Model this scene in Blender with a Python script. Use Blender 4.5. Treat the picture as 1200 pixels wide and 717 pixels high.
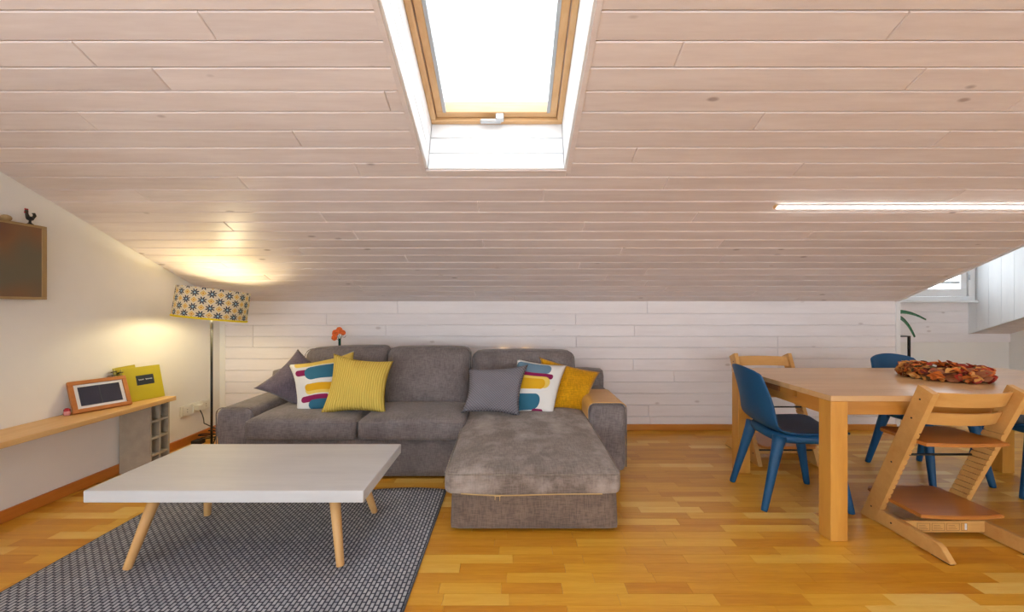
import bpy, bmesh, math, random
from mathutils import Vector, Matrix, noise
random.seed(7)
for o in list(bpy.data.objects): bpy.data.objects.remove(o)
scn = bpy.context.scene
COL = scn.collection
# ------------------------------------------------------------------ camera / world / exposure
F, H = 500.0, 1.175            # focal length in pixels of the 1200x717 frame, eye height in m
cam_d = bpy.data.cameras.new('camera'); cam = bpy.data.objects.new('camera', cam_d); COL.objects.link(cam)
cam_d.sensor_fit = 'HORIZONTAL'; cam_d.sensor_width = 36.0; cam_d.lens = 36.0*F/1200.0; cam_d.clip_start = 0.05
cam.location = (0, 0, H); cam.rotation_euler = (math.radians(90), 0, 0)
scn.camera = cam
w = bpy.data.worlds.new('overcast_sky'); scn.world = w; w.use_nodes = True
bg = w.node_tree.nodes['Background']; bg.inputs[0].default_value = (0.87, 0.945, 1.0, 1); bg.inputs[1].default_value = 2.6
vs = scn.view_settings
vs.view_transform = 'Standard'; vs.look = 'None'; vs.gamma = 1.0; vs.use_curve_mapping = False; vs.exposure = 1.08
LED_STRENGTH = 8.0
LAMP_POWER = 7.5

def wx(u, Y): return (u-600.0)/F*Y
def wz(v, Y): return H-(v-358.5)/F*Y
def P(u, v, Y): return Vector((wx(u, Y), Y, wz(v, Y)))

# ------------------------------------------------------------------ room measures
XL, XR = -2.762, 5.814         # left wall, right wall
YW, YA = 4.038, 4.978          # knee wall, alcove (dormer) wall
XE, XD = 3.634, 5.327          # dormer cheeks
SL = 0.391; KN = math.sqrt(1+SL*SL); NY, NZ = SL/KN, 1/KN
ZK = 1.219
YR, YB = -0.9, -3.6            # ridge, rear wall
def zc(Y): return ZK+SL*(YW-Y)
def roof(Y): return zc(Y) if Y >= YR else zc(YR)-SL*(YR-Y)
ZD = 2.3; YD = YW-(ZD-ZK)/SL   # dormer ceiling

# ------------------------------------------------------------------ material helpers
def s2l(c): return tuple((x/255/12.92) if x/255 <= 0.04045 else ((x/255+0.055)/1.055)**2.4 for x in c)+(1,)
class NT:
    def __init__(s, name):
        s.m = bpy.data.materials.new(name); s.m.use_nodes = True
        s.t = s.m.node_tree; s.n = s.t.nodes; s.l = s.t.links
        s.b = s.n['Principled BSDF']; s.out = s.n['Material Output']
    def node(s, typ, **kw):
        n = s.n.new(typ)
        for k, v in kw.items(): setattr(n, k, v)
        return n
    def put(s, sock, v):
        if hasattr(v, 'is_linked') or hasattr(v, 'links'): s.l.new(v, sock)
        else: sock.default_value = v
    def math(s, op, a, b=None, c=None):
        n = s.node('ShaderNodeMath', operation=op); s.put(n.inputs[0], a)
        if b is not None: s.put(n.inputs[1], b)
        if c is not None: s.put(n.inputs[2], c)
        return n.outputs[0]
    def vmath(s, op, a, b=None):
        n = s.node('ShaderNodeVectorMath', operation=op); s.put(n.inputs[0], a)
        if b is not None: s.put(n.inputs[1], b)
        return n.outputs['Value'] if op in ('LENGTH', 'DOT_PRODUCT') else n.outputs[0]
    def mix(s, f, a, b):
        n = s.node('ShaderNodeMix', data_type='RGBA'); s.put(n.inputs[0], f); s.put(n.inputs[6], a); s.put(n.inputs[7], b)
        return n.outputs[2]
    def coord(s, kind='Object', scale=(1, 1, 1), rot=(0, 0, 0), loc=None):
        tc = s.node('ShaderNodeTexCoord'); mp = s.node('ShaderNodeMapping')
        mp.inputs['Scale'].default_value = scale; mp.inputs['Rotation'].default_value = rot
        s.l.new(tc.outputs[kind], mp.inputs[0])
        if loc is not None: s.put(mp.inputs['Location'], loc)
        return mp.outputs[0]
    def noise(s, vec, scale, detail=3, rough=0.55):
        n = s.node('ShaderNodeTexNoise'); s.l.new(vec, n.inputs['Vector'])
        n.inputs['Scale'].default_value = scale; n.inputs['Detail'].default_value = detail; n.inputs['Roughness'].default_value = rough
        return n.outputs['Fac']
    def ramp(s, fac, stops):
        n = s.node('ShaderNodeValToRGB'); s.l.new(fac, n.inputs[0])
        e = n.color_ramp.elements
        while len(e) < len(stops): e.new(0.5)
        for i, (p, c) in enumerate(stops): e[i].position = p; e[i].color = c
        return n.outputs[0]
    def base(s, v): s.put(s.b.inputs['Base Color'], v)
    def bump(s, h, strength=0.3, dist=0.002):
        n = s.node('ShaderNodeBump'); n.inputs['Strength'].default_value = strength; n.inputs['Distance'].default_value = dist
        s.l.new(h, n.inputs['Height']); s.l.new(n.outputs[0], s.b.inputs['Normal'])
    def rough(s, v): s.put(s.b.inputs['Roughness'], v)

def m_plain(name, c, rough=0.6, var=0.06, scale=18, bump=0.0, metallic=0.0, spec=0.5):
    n = NT(name); v = n.coord(); f = n.noise(v, scale, 4)
    a = s2l(c); k = lambda q: tuple(min(1, x*q) for x in a[:3])+(1,)
    n.base(n.ramp(f, [(0.3, k(1-var)), (0.7, k(1+var))])); n.rough(rough)
    n.b.inputs['Metallic'].default_value = metallic; n.b.inputs['Specular IOR Level'].default_value = spec
    if bump: n.bump(n.noise(v, scale*14, 3), bump)
    return n.m
def m_wood(name, c1, c2, axis='x', rough=0.45, grain=14, knots=None, rnd=0.10, spec=0.4, coat=0.0, bump=0.12):
    n = NT(name)
    info = n.node('ShaderNodeObjectInfo')
    st = {'x': (0.12, 1, 1), 'y': (1, 0.12, 1), 'z': (1, 1, 0.12)}[axis]
    off = n.node('ShaderNodeCombineXYZ'); r37 = n.math('MULTIPLY', info.outputs['Random'], 37.0)
    n.l.new(r37, off.inputs[0]); n.l.new(r37, off.inputs[1]); n.l.new(r37, off.inputs[2])
    v = n.coord('Object', st, loc=off.outputs[0])
    f = n.noise(v, grain, 6, 0.62); f2 = n.noise(v, grain*5, 3)
    ff = n.math('ADD', n.math('MULTIPLY', f, 0.75), n.math('MULTIPLY', f2, 0.25))
    col = n.ramp(ff, [(0.32, s2l(c2)), (0.62, s2l(c1))])
    if knots:
        st2 = {'x': (0.45, 1, 1), 'y': (1, 0.45, 1), 'z': (1, 1, 0.45)}[axis]
        v2 = n.coord('Object', st2, loc=off.outputs[0])
        vo = n.node('ShaderNodeTexVoronoi'); n.l.new(v2, vo.inputs['Vector']); vo.inputs['Scale'].default_value = 7.5
        wob = n.math('ADD', vo.outputs['Distance'], n.math('MULTIPLY', n.math('SUBTRACT', n.noise(v2, 30, 2), 0.5), 0.05))
        pick = n.math('GREATER_THAN', n.node('ShaderNodeSeparateColor').outputs[0], 0.35)
        sep = [q for q in n.n if q.bl_idname == 'ShaderNodeSeparateColor'][0]; n.l.new(vo.outputs['Color'], sep.inputs[0])
        k = n.ramp(wob, [(0.05, (1, 1, 1, 1)), (0.11, (0, 0, 0, 1))])
        col = n.mix(n.math('MULTIPLY', n.math('MULTIPLY', k, pick), 0.75), col, s2l(knots))
    br = n.math('MULTIPLY_ADD', info.outputs['Random'], rnd*2, 1-rnd)
    hs = n.node('ShaderNodeHueSaturation'); n.l.new(col, hs.inputs['Color']); n.l.new(br, hs.inputs['Value'])
    n.base(hs.outputs[0]); n.rough(rough); n.b.inputs['Specular IOR Level'].default_value = spec
    n.b.inputs['Coat Weight'].default_value = coat; n.b.inputs['Coat Roughness'].default_value = 0.2
    if bump: n.bump(ff, bump, 0.001)
    return n.m
def m_emit(name, c, strength):
    n = NT(name); n.b.inputs['Emission Color'].default_value = s2l(c); n.b.inputs['Emission Strength'].default_value = strength
    n.base(s2l(c)); return n.m
def m_fabric(name, c1, c2, scale=7, weave=210, rough=0.95, stain=None, uvknit=None, bump=0.5):
    n = NT(name); v = n.coord()
    f = n.noise(v, scale, 5, 0.6)
    col = n.ramp(f, [(0.34, s2l(c2)), (0.66, s2l(c1))])
    a = n.noise(n.coord('Object', (0.12, 1, 1)), weave, 1); b = n.noise(n.coord('Object', (1, 0.12, 0.12)), weave, 1)
    wv = n.math('MULTIPLY', n.math('ADD', a, b), 0.5)
    col = n.mix(n.math('MULTIPLY', n.ramp(wv, [(0.40, (1, 1, 1, 1)), (0.58, (0, 0, 0, 1))]), 0.42), col, s2l(tuple(x*0.55 for x in c2)))
    if stain: col = n.mix(n.ramp(n.noise(n.coord('Object', (1, 0.8, 1)), 4.2, 6, 0.65), [(0.46, (0, 0, 0, 1)), (0.64, (0.75, 0.75, 0.75, 1))]), col, s2l(stain))
    n.base(col); n.rough(rough); n.b.inputs['Specular IOR Level'].default_value = 0.15
    n.b.inputs['Sheen Weight'].default_value = 0.25
    n.bump(wv, bump, 0.0015)
    return n.m

MAT = {}
MAT['plaster'] = m_plain('white_plaster', (234, 232, 229), 0.9, 0.02, 3, 0.10, spec=0.2)
MAT['ceil_plank'] = m_wood('whitewashed_ceiling_pine', (230, 220, 219), (214, 201, 199), 'x', 0.42, 10, (150, 132, 130), 0.05, 0.35)
MAT['ceil_plain'] = m_wood('whitewashed_ceiling_plain', (228, 208, 198), (218, 196, 186), 'x', 0.5, 10, None, 0.02)
MAT['groove'] = m_plain('whitewashed_backing', (222, 210, 209), 0.8, 0.03)
MAT['wall_plank'] = m_wood('whitewashed_wall_pine', (240, 236, 239), (231, 226, 229), 'x', 0.5, 10, (200, 190, 192), 0.025, 0.3)
MAT['wall_groove'] = m_plain('whitewashed_wall_backing', (235, 231, 234), 0.8, 0.03)
MAT['cheek_plank'] = m_wood('white_painted_board', (236, 238, 240), (228, 230, 233), 'z', 0.5, 10, None, 0.015, 0.3)
MAT['white_paint'] = m_plain('white_paint', (230, 231, 233), 0.45, 0.01)
MAT['pine'] = m_wood('varnished_pine', (216, 178, 132), (200, 156, 106), 'x', 0.35, 12, None, 0.04)
MAT['pine_y'] = m_wood('varnished_pine_upright', (216, 178, 132), (200, 156, 106), 'y', 0.35, 12, None, 0.04)
MAT['skirting'] = m_wood('oak_skirting', (206, 140, 62), (186, 118, 46), 'x', 0.35, 9, None, 0.04)
MAT['skirting_y'] = m_wood('oak_skirting_side', (200, 124, 52), (180, 104, 38), 'y', 0.35, 9, None, 0.04)
MAT['steel'] = m_plain('brushed_steel', (190, 194, 198), 0.35, 0.03, metallic=0.85)
MAT['grey_plastic'] = m_plain('grey_plastic', (178, 184, 190), 0.45, 0.02)
MAT['black'] = m_plain('black_metal', (24, 24, 25), 0.45, 0.05)
MAT['rubber'] = m_plain('dark_rubber', (38, 36, 35), 0.7)
MAT['sofa'] = m_fabric('grey_brown_woven_fabric', (140, 132, 132), (120, 112, 112), 6)
MAT['sofa_worn'] = m_fabric('worn_grey_brown_fabric', (144, 132, 125), (120, 108, 101), 5, stain=(178, 167, 161))
MAT['sofa_brown'] = m_fabric('faded_brown_fabric', (134, 117, 106), (112, 97, 88), 6)
MAT['piping'] = m_fabric('sofa_seam', (140, 132, 132), (120, 112, 112), 9)
MAT['piping_worn'] = m_fabric('worn_pale_seam', (158, 146, 134), (132, 120, 110), 9)
MAT['thread'] = m_plain('torn_thread', (190, 160, 110), 0.9)
MAT['table_white'] = m_wood('pale_grey_washed_wood', (206, 206, 207), (194, 194, 196), 'x', 0.5, 9, None, 0.0)
MAT['beech_z'] = m_wood('light_oak_leg', (222, 176, 116), (206, 156, 96), 'z', 0.4, 12, None, 0.03)
MAT['oak'] = m_wood('oak_table', (208, 152, 74), (186, 126, 50), 'x', 0.34, 9, None, 0.05, 0.5)
MAT['oak_top'] = m_wood('oak_table_top', (214, 176, 128), (196, 154, 104), 'x', 0.30, 9, None, 0.05, 0.5)
MAT['oak_y'] = m_wood('oak_table_rail', (202, 144, 68), (180, 118, 46), 'y', 0.34, 9, None, 0.05, 0.5)
MAT['oak_z'] = m_wood('oak_table_leg', (208, 152, 68), (186, 126, 46), 'z', 0.34, 9, None, 0.05, 0.5)
MAT['oak_end'] = m_wood('oak_end_grain', (150, 92, 42), (122, 70, 30), 'y', 0.45, 20, None, 0.05)
MAT['beech'] = m_wood('beech_high_chair', (218, 170, 102), (204, 152, 84), 'x', 0.35, 10, None, 0.03, 0.4)
MAT['beech_ply'] = m_wood('beech_plate', (190, 124, 58), (174, 108, 46), 'x', 0.3, 10, None, 0.03, 0.4)
MAT['brown_print'] = m_plain('brown_print', (140, 96, 58), 0.8)
MAT['blue'] = m_plain('petrol_blue_plastic', (20, 78, 122), 0.5, 0.03, 60, spec=0.4)
MAT['blue_dark'] = m_plain('petrol_blue_seat', (18, 70, 112), 0.5, 0.03, 60, spec=0.4)
MAT['clay'] = m_plain('grey_concrete_block', (170, 160, 144), 0.95, 0.1, 14, 0.5)
MAT['shelf'] = m_wood('pine_shelf', (226, 186, 128), (208, 162, 100), 'y', 0.4, 10, None, 0.03)
MAT['frame_wood'] = m_wood('cherry_frame', (188, 122, 66), (170, 104, 52), 'y', 0.4, 12, None, 0.03)
MAT['mat_board'] = m_plain('white_mat_board', (222, 224, 226), 0.7, 0.01)
MAT['photo_dark'] = m_plain('dark_navy_photo', (48, 50, 68), 0.25, 0.12, 9)
MAT['yellow_cover'] = m_plain('chartreuse_cover', (176, 162, 20), 0.55, 0.03)
MAT['yellow_paper'] = m_plain('pale_yellow_pages', (216, 208, 120), 0.8)
MAT['label_dark'] = m_plain('dark_label', (38, 46, 58), 0.4)
MAT['ink_white'] = m_plain('white_ink', (214, 220, 226), 0.6)
MAT['red'] = m_plain('dark_red_glass', (170, 24, 40), 0.2)
MAT['pink'] = m_plain('pink_glass', (220, 150, 150), 0.25)
MAT['outlet'] = m_plain('white_socket_plastic', (224, 222, 214), 0.4, 0.01)
MAT['leaf_green'] = m_plain('strap_leaf_green', (70, 128, 92), 0.3, 0.12, 12)
MAT['pot'] = m_plain('grey_pot', (120, 120, 122), 0.6)
MAT['orange_flower'] = m_plain('orange_petals', (226, 104, 36), 0.6, 0.25, 60)
MAT['bottle'] = m_plain('dark_green_bottle', (22, 58, 52), 0.12)
MAT['twig'] = m_plain('straw_twig', (122, 66, 42), 0.8, 0.25, 30)
for i, c in enumerate([(206, 112, 40), (168, 52, 30), (214, 156, 82), (120, 44, 34), (150, 88, 50), (92, 78, 46)]):
    MAT['fall%d' % i] = m_plain('autumn_leaf_%d' % i, c, 0.6, 0.15, 30)
MAT['brown_blur'] = None
n = NT('soft_brown_picture'); v = n.coord('Object', (1, 1, 1)); f = n.noise(v, 3.2, 1)
n.base(n.ramp(f, [(0.35, s2l((112, 74, 58))), (0.5, s2l((128, 94, 66))), (0.68, s2l((106, 98, 80)))])); n.rough(0.8); MAT['brown_blur'] = n.m
MAT['box_wood'] = m_wood('olive_wood_box', (166, 140, 98), (148, 120, 80), 'z', 0.6, 10, None, 0.03)
# glass: clear pane with a weak reflection
n = NT('window_glass'); tr = n.node('ShaderNodeBsdfTransparent'); gl = n.node('ShaderNodeBsdfGlossy'); gl.inputs['Roughness'].default_value = 0.02
mx = n.node('ShaderNodeMixShader'); mx.inputs[0].default_value = 0.05
n.l.new(tr.outputs[0], mx.inputs[1]); n.l.new(gl.outputs[0], mx.inputs[2]); n.l.new(mx.outputs[0], n.out.inputs[0]); MAT['glass'] = n.m
# parquet: tone per block from a mesh attribute
n = NT('oak_parquet'); at = n.node('ShaderNodeAttribute'); at.attribute_name = 'tone'
sh = n.node('ShaderNodeCombineXYZ'); t37 = n.math('MULTIPLY', at.outputs['Fac'], 31.0)
for i in range(3): n.l.new(t37, sh.inputs[i])
v = n.coord('Object', (0.10, 1, 1), loc=sh.outputs[0]); f = n.noise(v, 26, 6, 0.6); f2 = n.noise(v, 120, 3)
g = n.math('ADD', n.math('MULTIPLY', f, 0.7), n.math('MULTIPLY', f2, 0.3))
lo = n.ramp(at.outputs['Fac'], [(0.0, s2l((198, 130, 28))), (0.45, s2l((212, 150, 38))), (0.8, s2l((224, 168, 54))), (1.0, s2l((236, 192, 92)))])
hi = n.ramp(at.outputs['Fac'], [(0.0, s2l((214, 150, 42))), (0.45, s2l((226, 168, 54))), (0.8, s2l((234, 186, 72))), (1.0, s2l((244, 210, 118)))])
n.base(n.mix(n.ramp(g, [(0.36, (0, 0, 0, 1)), (0.6, (1, 1, 1, 1))]), lo, hi))
n.rough(0.30); n.b.inputs['Specular IOR Level'].default_value = 0.5; n.bump(g, 0.06, 0.001); MAT['parquet'] = n.m
MAT['subfloor'] = m_plain('oak_joint', (212, 150, 44), 0.6)
# rug: basket weave
n = NT('flat_woven_rug'); v = n.coord('Object', (1, 1, 1), (0, 0, math.radians(90)))
br = n.node('ShaderNodeTexBrick'); n.l.new(v, br.inputs['Vector'])
br.offset = 0.5; br.inputs['Scale'].default_value = 1.0; br.inputs['Brick Width'].default_value = 0.034; br.inputs['Row Height'].default_value = 0.0185
br.inputs['Mortar Size'].default_value = 0.0044; br.inputs['Mortar Smooth'].default_value = 0.6; br.inputs['Bias'].default_value = 0.0
br.inputs['Color1'].default_value = s2l((196, 199, 206)); br.inputs['Color2'].default_value = s2l((168, 172, 181)); br.inputs['Mortar'].default_value = s2l((62, 66, 78))
fz = n.noise(n.coord(), 260, 3)
n.base(n.mix(n.math('MULTIPLY', n.ramp(fz, [(0.4, (0, 0, 0, 1)), (0.65, (1, 1, 1, 1))]), 0.2), br.outputs['Color'], s2l((92, 96, 106))))
n.rough(0.95); n.b.inputs['Specular IOR Level'].default_value = 0.1; n.bump(n.math('SUBTRACT', 1.0, br.outputs['Fac']), 0.8, 0.004); MAT['rug'] = n.m
MAT['rug_edge'] = m_plain('rug_binding', (92, 94, 100), 0.9)

def uvxy(n):
    tc = n.node('ShaderNodeTexCoord'); return tc.outputs['UV']
def m_blobs(name, blobs):
    n = NT(name); uv = uvxy(n); col = s2l((228, 228, 226))
    for (x0, x1, y0, y1, c, r, sk) in blobs:
        sp = n.node('ShaderNodeSeparateXYZ'); n.l.new(uv, sp.inputs[0])
        yy = n.math('ADD', sp.outputs[1], n.math('MULTIPLY', sp.outputs[0], sk))
        dx = n.math('MAXIMUM', n.math('SUBTRACT', n.math('ABSOLUTE', n.math('SUBTRACT', sp.outputs[0], (x0+x1)/2)), max((x1-x0)/2-r, 0.001)), 0.0)
        dy = n.math('MAXIMUM', n.math('SUBTRACT', n.math('ABSOLUTE', n.math('SUBTRACT', yy, (y0+y1)/2)), max((y1-y0)/2-r, 0.001)), 0.0)
        d = n.math('SQRT', n.math('ADD', n.math('MULTIPLY', dx, dx), n.math('MULTIPLY', dy, dy)))
        col = n.mix(n.math('LESS_THAN', d, r), col, s2l(c))
    n.base(col); n.rough(0.9); n.b.inputs['Specular IOR Level'].default_value = 0.15
    n.bump(n.noise(n.coord(), 500, 2), 0.25, 0.001); return n.m
BL, MG, YE, PY, GB = (56, 112, 138), (142, 38, 88), (222, 172, 40), (232, 204, 104), (108, 138, 160)
MAT['blob_a'] = m_blobs('white_cotton_with_coloured_shapes_a', [
    (0.10, 1.05, 0.86, 0.98, PY, 0.05, 0.0), (0.08, 0.40, 0.68, 0.80, MG, 0.06, 0.0), (0.24, 0.98, 0.58, 0.84, BL, 0.12, 0.0),
    (0.22, 0.92, 0.30, 0.46, PY, 0.07, 0.0), (0.22, 0.85, 0.36, 0.50, YE, 0.065, 0.0), (0.12, 0.62, 0.17, 0.28, MG, 0.055, 0.0), (0.24, 0.9, 0.02, 0.20, BL, 0.09, 0.0)])
MAT['blob_b'] = m_blobs('white_cotton_with_coloured_shapes_b', [
    (0.00, 0.72, 0.76, 0.95, GB, 0.09, 0.0), (0.10, 0.80, 0.655, 0.76, MG, 0.05, 0.0), (-0.2, 0.76, 0.46, 0.69, PY, 0.11, 0.0),
    (-0.2, 0.66, 0.44, 0.64, YE, 0.10, 0.0), (-0.2, 0.62, 0.05, 0.35, BL, 0.14, 0.0), (0.48, 0.74, -0.05, 0.07, MG, 0.05, 0.0)])
def m_knit(name, c1, c2, nu, nv, bump=0.8):
    n = NT(name); uv = uvxy(n); sp = n.node('ShaderNodeSeparateXYZ'); n.l.new(uv, sp.inputs[0])
    a = n.math('SINE', n.math('MULTIPLY', sp.outputs[0], nu*6.2832)); h = a
    if nv: h = n.math('MULTIPLY', a, n.math('SINE', n.math('MULTIPLY', sp.outputs[1], nv*6.2832)))
    h = n.math('MULTIPLY_ADD', h, 0.5, 0.5)
    n.base(n.mix(h, s2l(c2), s2l(c1))); n.rough(0.95); n.b.inputs['Specular IOR Level'].default_value = 0.1; n.bump(h, bump, 0.004); return n.m
MAT['knit_yellow'] = m_knit('ribbed_mustard_knit', (234, 208, 110), (208, 178, 76), 26, 0)
MAT['knit_grey'] = m_knit('waffle_grey_knit', (146, 144, 152), (98, 96, 106), 20, 20)
MAT['plum'] = m_fabric('plum_grey_cotton', (120, 110, 120), (104, 94, 106), 5)
MAT['mustard'] = m_fabric('mustard_cotton', (226, 168, 22), (206, 146, 12), 5)
# lamp shade print: checkerboard of eight-pointed stars and diamonds
n = NT('patterned_lamp_shade'); uv = uvxy(n); sp = n.node('ShaderNodeSeparateXYZ'); n.l.new(uv, sp.inputs[0])
U = n.math('MULTIPLY', sp.outputs[0], 28.0); V = n.math('MULTIPLY', sp.outputs[1], 4.3)
iu, iv = n.math('FLOOR', U), n.math('FLOOR', V)
a = n.math('SUBTRACT', n.math('SUBTRACT', U, iu), 0.5); b = n.math('SUBTRACT', n.math('SUBTRACT', V, iv), 0.5)
chk = n.math('LESS_THAN', n.math('MODULO', n.math('ADD', iu, n.math('ADD', iv, 40.0)), 2.0), 0.5)
man = n.math('ADD', n.math('ABSOLUTE', a), n.math('ABSOLUTE', b)); CR = s2l((206, 198, 182))
dia = n.mix(n.math('LESS_THAN', man, 0.50), CR, s2l((224, 218, 206)))
dia = n.mix(n.math('LESS_THAN', man, 0.42), dia, s2l((196, 164, 92))); dia = n.mix(n.math('LESS_THAN', man, 0.29), dia, s2l((222, 196, 130))); dia = n.mix(n.math('LESS_THAN', man, 0.13), dia, s2l((188, 122, 60)))
rr = n.math('SQRT', n.math('ADD', n.math('MULTIPLY', a, a), n.math('MULTIPLY', b, b)))
th = n.math('ARCTAN2', b, a); lim = n.math('MULTIPLY_ADD', n.math('COSINE', n.math('MULTIPLY_ADD', th, 8.0, 3.1416)), 0.18, 0.41)
star = n.mix(n.math('LESS_THAN', rr, lim), CR, s2l((36, 52, 78))); star = n.mix(n.math('LESS_THAN', man, 0.17), star, s2l((150, 182, 208)))
pc = n.mix(chk, dia, star)
n.base(pc); n.rough(0.85)
tl = n.node('ShaderNodeBsdfTranslucent'); n.l.new(pc, tl.inputs[0]); mx = n.node('ShaderNodeMixShader'); mx.inputs[0].default_value = 0.05
n.l.new(n.b.outputs[0], mx.inputs[1]); n.l.new(tl.outputs[0], mx.inputs[2]); n.l.new(mx.outputs[0], n.out.inputs[0]); MAT['shade'] = n.m
n = NT('yellow_shade_lining'); n.base(s2l((226, 210, 40))); n.rough(0.7)
tl = n.node('ShaderNodeBsdfTranslucent'); tl.inputs[0].default_value = s2l((236, 222, 60)); mx = n.node('ShaderNodeMixShader'); mx.inputs[0].default_value = 0.5
n.l.new(n.b.outputs[0], mx.inputs[1]); n.l.new(tl.outputs[0], mx.inputs[2]); n.l.new(mx.outputs[0], n.out.inputs[0]); MAT['lining'] = n.m
MAT['led'] = m_emit('led_diffuser', (255, 252, 246), LED_STRENGTH)
MAT['bulb'] = m_emit('warm_bulb', (255, 226, 170), 20.0)
MAT['fairy'] = m_emit('fairy_bulb', (255, 206, 140), 30.0)

# ------------------------------------------------------------------ object helpers
def root_of(o):
    while o.parent: o = o.parent
    return o
def mk(name, bm, mat, parent=None, smooth=False, uv=False):
    if parent is not None:
        r = root_of(parent)
        if r.location.length > 0: bmesh.ops.translate(bm, verts=bm.verts, vec=-r.location)
    me = bpy.data.meshes.new(name); bm.normal_update(); bm.to_mesh(me); bm.free()
    if smooth:
        for p in me.polygons: p.use_smooth = True
    me.materials.append(MAT[mat] if isinstance(mat, str) else mat)
    o = bpy.data.objects.new(name, me); COL.objects.link(o)
    if parent is not None: o.parent = parent
    return o
def tag(o, label, cat, group=None):
    o['label'] = label; o['category'] = cat
    if group: o['group'] = group
    return o
def thing(name, label, cat, loc=(0, 0, 0), group=None):
    o = bpy.data.objects.new(name, None); COL.objects.link(o); o.location = loc; o.empty_display_size = 0.1
    return tag(o, label, cat, group)
def struct(name, bm, mat, smooth=False):
    o = mk(name, bm, mat, None, smooth); o['kind'] = 'structure'; return o
def hexa(bm, pts):
    vs_ = [bm.verts.new(p) for p in pts]
    for f in ((0, 3, 2, 1), (4, 5, 6, 7), (0, 1, 5, 4), (1, 2, 6, 5), (2, 3, 7, 6), (3, 0, 4, 7)):
        bm.faces.new([vs_[i] for i in f])
    return vs_
def box(bm, x0, x1, y0, y1, z0, z1, bev=0.0, seg=2):
    v = hexa(bm, [(x0, y0, z0), (x1, y0, z0), (x1, y1, z0), (x0, y1, z0), (x0, y0, z1), (x1, y0, z1), (x1, y1, z1), (x0, y1, z1)])
    if bev:
        es = list({e for q in v for e in q.link_edges})
        bmesh.ops.bevel(bm, geom=es, offset=bev, segments=seg, affect='EDGES', profile=0.6)
    return v
def bx(*a, **k):
    bm = bmesh.new(); box(bm, *a, **k); return bm
def prism(bm, poly, axis, a0, a1):
    def pt(p, a): return {'x': (a, p[0], p[1]), 'y': (p[0], a, p[1]), 'z': (p[0], p[1], a)}[axis]
    A = [bm.verts.new(pt(p, a0)) for p in poly]; B = [bm.verts.new(pt(p, a1)) for p in poly]
    n_ = len(poly); bm.faces.new(A); bm.faces.new(B[::-1])
    for i in range(n_): bm.faces.new((A[i], B[i], B[(i+1) % n_], A[(i+1) % n_]))
    bmesh.ops.recalc_face_normals(bm, faces=bm.faces)
def tube(bm, pts, rad, seg=10, caps=True):
    pts = [Vector(p) for p in pts]; rads = rad if isinstance(rad, (list, tuple)) else [rad]*len(pts)
    rings = []; up = None
    for i, p in enumerate(pts):
        d = (pts[min(i+1, len(pts)-1)]-pts[max(i-1, 0)]).normalized()
        if up is None: up = Vector((0, 0, 1)) if abs(d.z) < 0.9 else Vector((1, 0, 0))
        s = d.cross(up).normalized(); t = s.cross(d).normalized(); up = t
        rings.append([bm.verts.new(p+(s*math.cos(k*2*math.pi/seg)+t*math.sin(k*2*math.pi/seg))*rads[i]) for k in range(seg)])
    for a_, b_ in zip(rings, rings[1:]):
        for k in range(seg): bm.faces.new((a_[k], a_[(k+1) % seg], b_[(k+1) % seg], b_[k]))
    if caps: bm.faces.new(rings[0][::-1]); bm.faces.new(rings[-1])
    bmesh.ops.recalc_face_normals(bm, faces=bm.faces)
def loop_tube(bm, pts, r, seg=6):
    pts = [Vector(p) for p in pts]; N = len(pts); rings = []
    for i in range(N):
        d = (pts[(i+1) % N]-pts[i-1]).normalized(); up = Vector((0, 0, 1)) if abs(d.z) < 0.9 else Vector((0, 1, 0))
        s = d.cross(up).normalized(); t = s.cross(d)
        rings.append([bm.verts.new(pts[i]+(s*math.cos(k*2*math.pi/seg)+t*math.sin(k*2*math.pi/seg))*r) for k in range(seg)])
    for i in range(N):
        a_, b_ = rings[i], rings[(i+1) % N]
        for k in range(seg): bm.faces.new((a_[k], a_[(k+1) % seg], b_[(k+1) % seg], b_[k]))
    bmesh.ops.recalc_face_normals(bm, faces=bm.faces)
def lathe(bm, prof, cx, cy, seg=24):
    rings = [[bm.verts.new((cx+r*math.cos(k*2*math.pi/seg), cy+r*math.sin(k*2*math.pi/seg), z)) for k in range(seg)] for r, z in prof]
    for a_, b_ in zip(rings, rings[1:]):
        for k in range(seg): bm.faces.new((a_[k], a_[(k+1) % seg], b_[(k+1) % seg], b_[k]))
    bm.faces.new(rings[0][::-1]); bm.faces.new(rings[-1])
    bmesh.ops.recalc_face_normals(bm, faces=bm.faces)
def ball(bm, c, r, sc=(1, 1, 1), u=14, v=8):
    m = Matrix.Translation(Vector(c)) @ Matrix.Diagonal((r*sc[0], r*sc[1], r*sc[2], 1))
    bmesh.ops.create_uvsphere(bm, u_segments=u, v_segments=v, radius=1.0, matrix=m)
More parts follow.
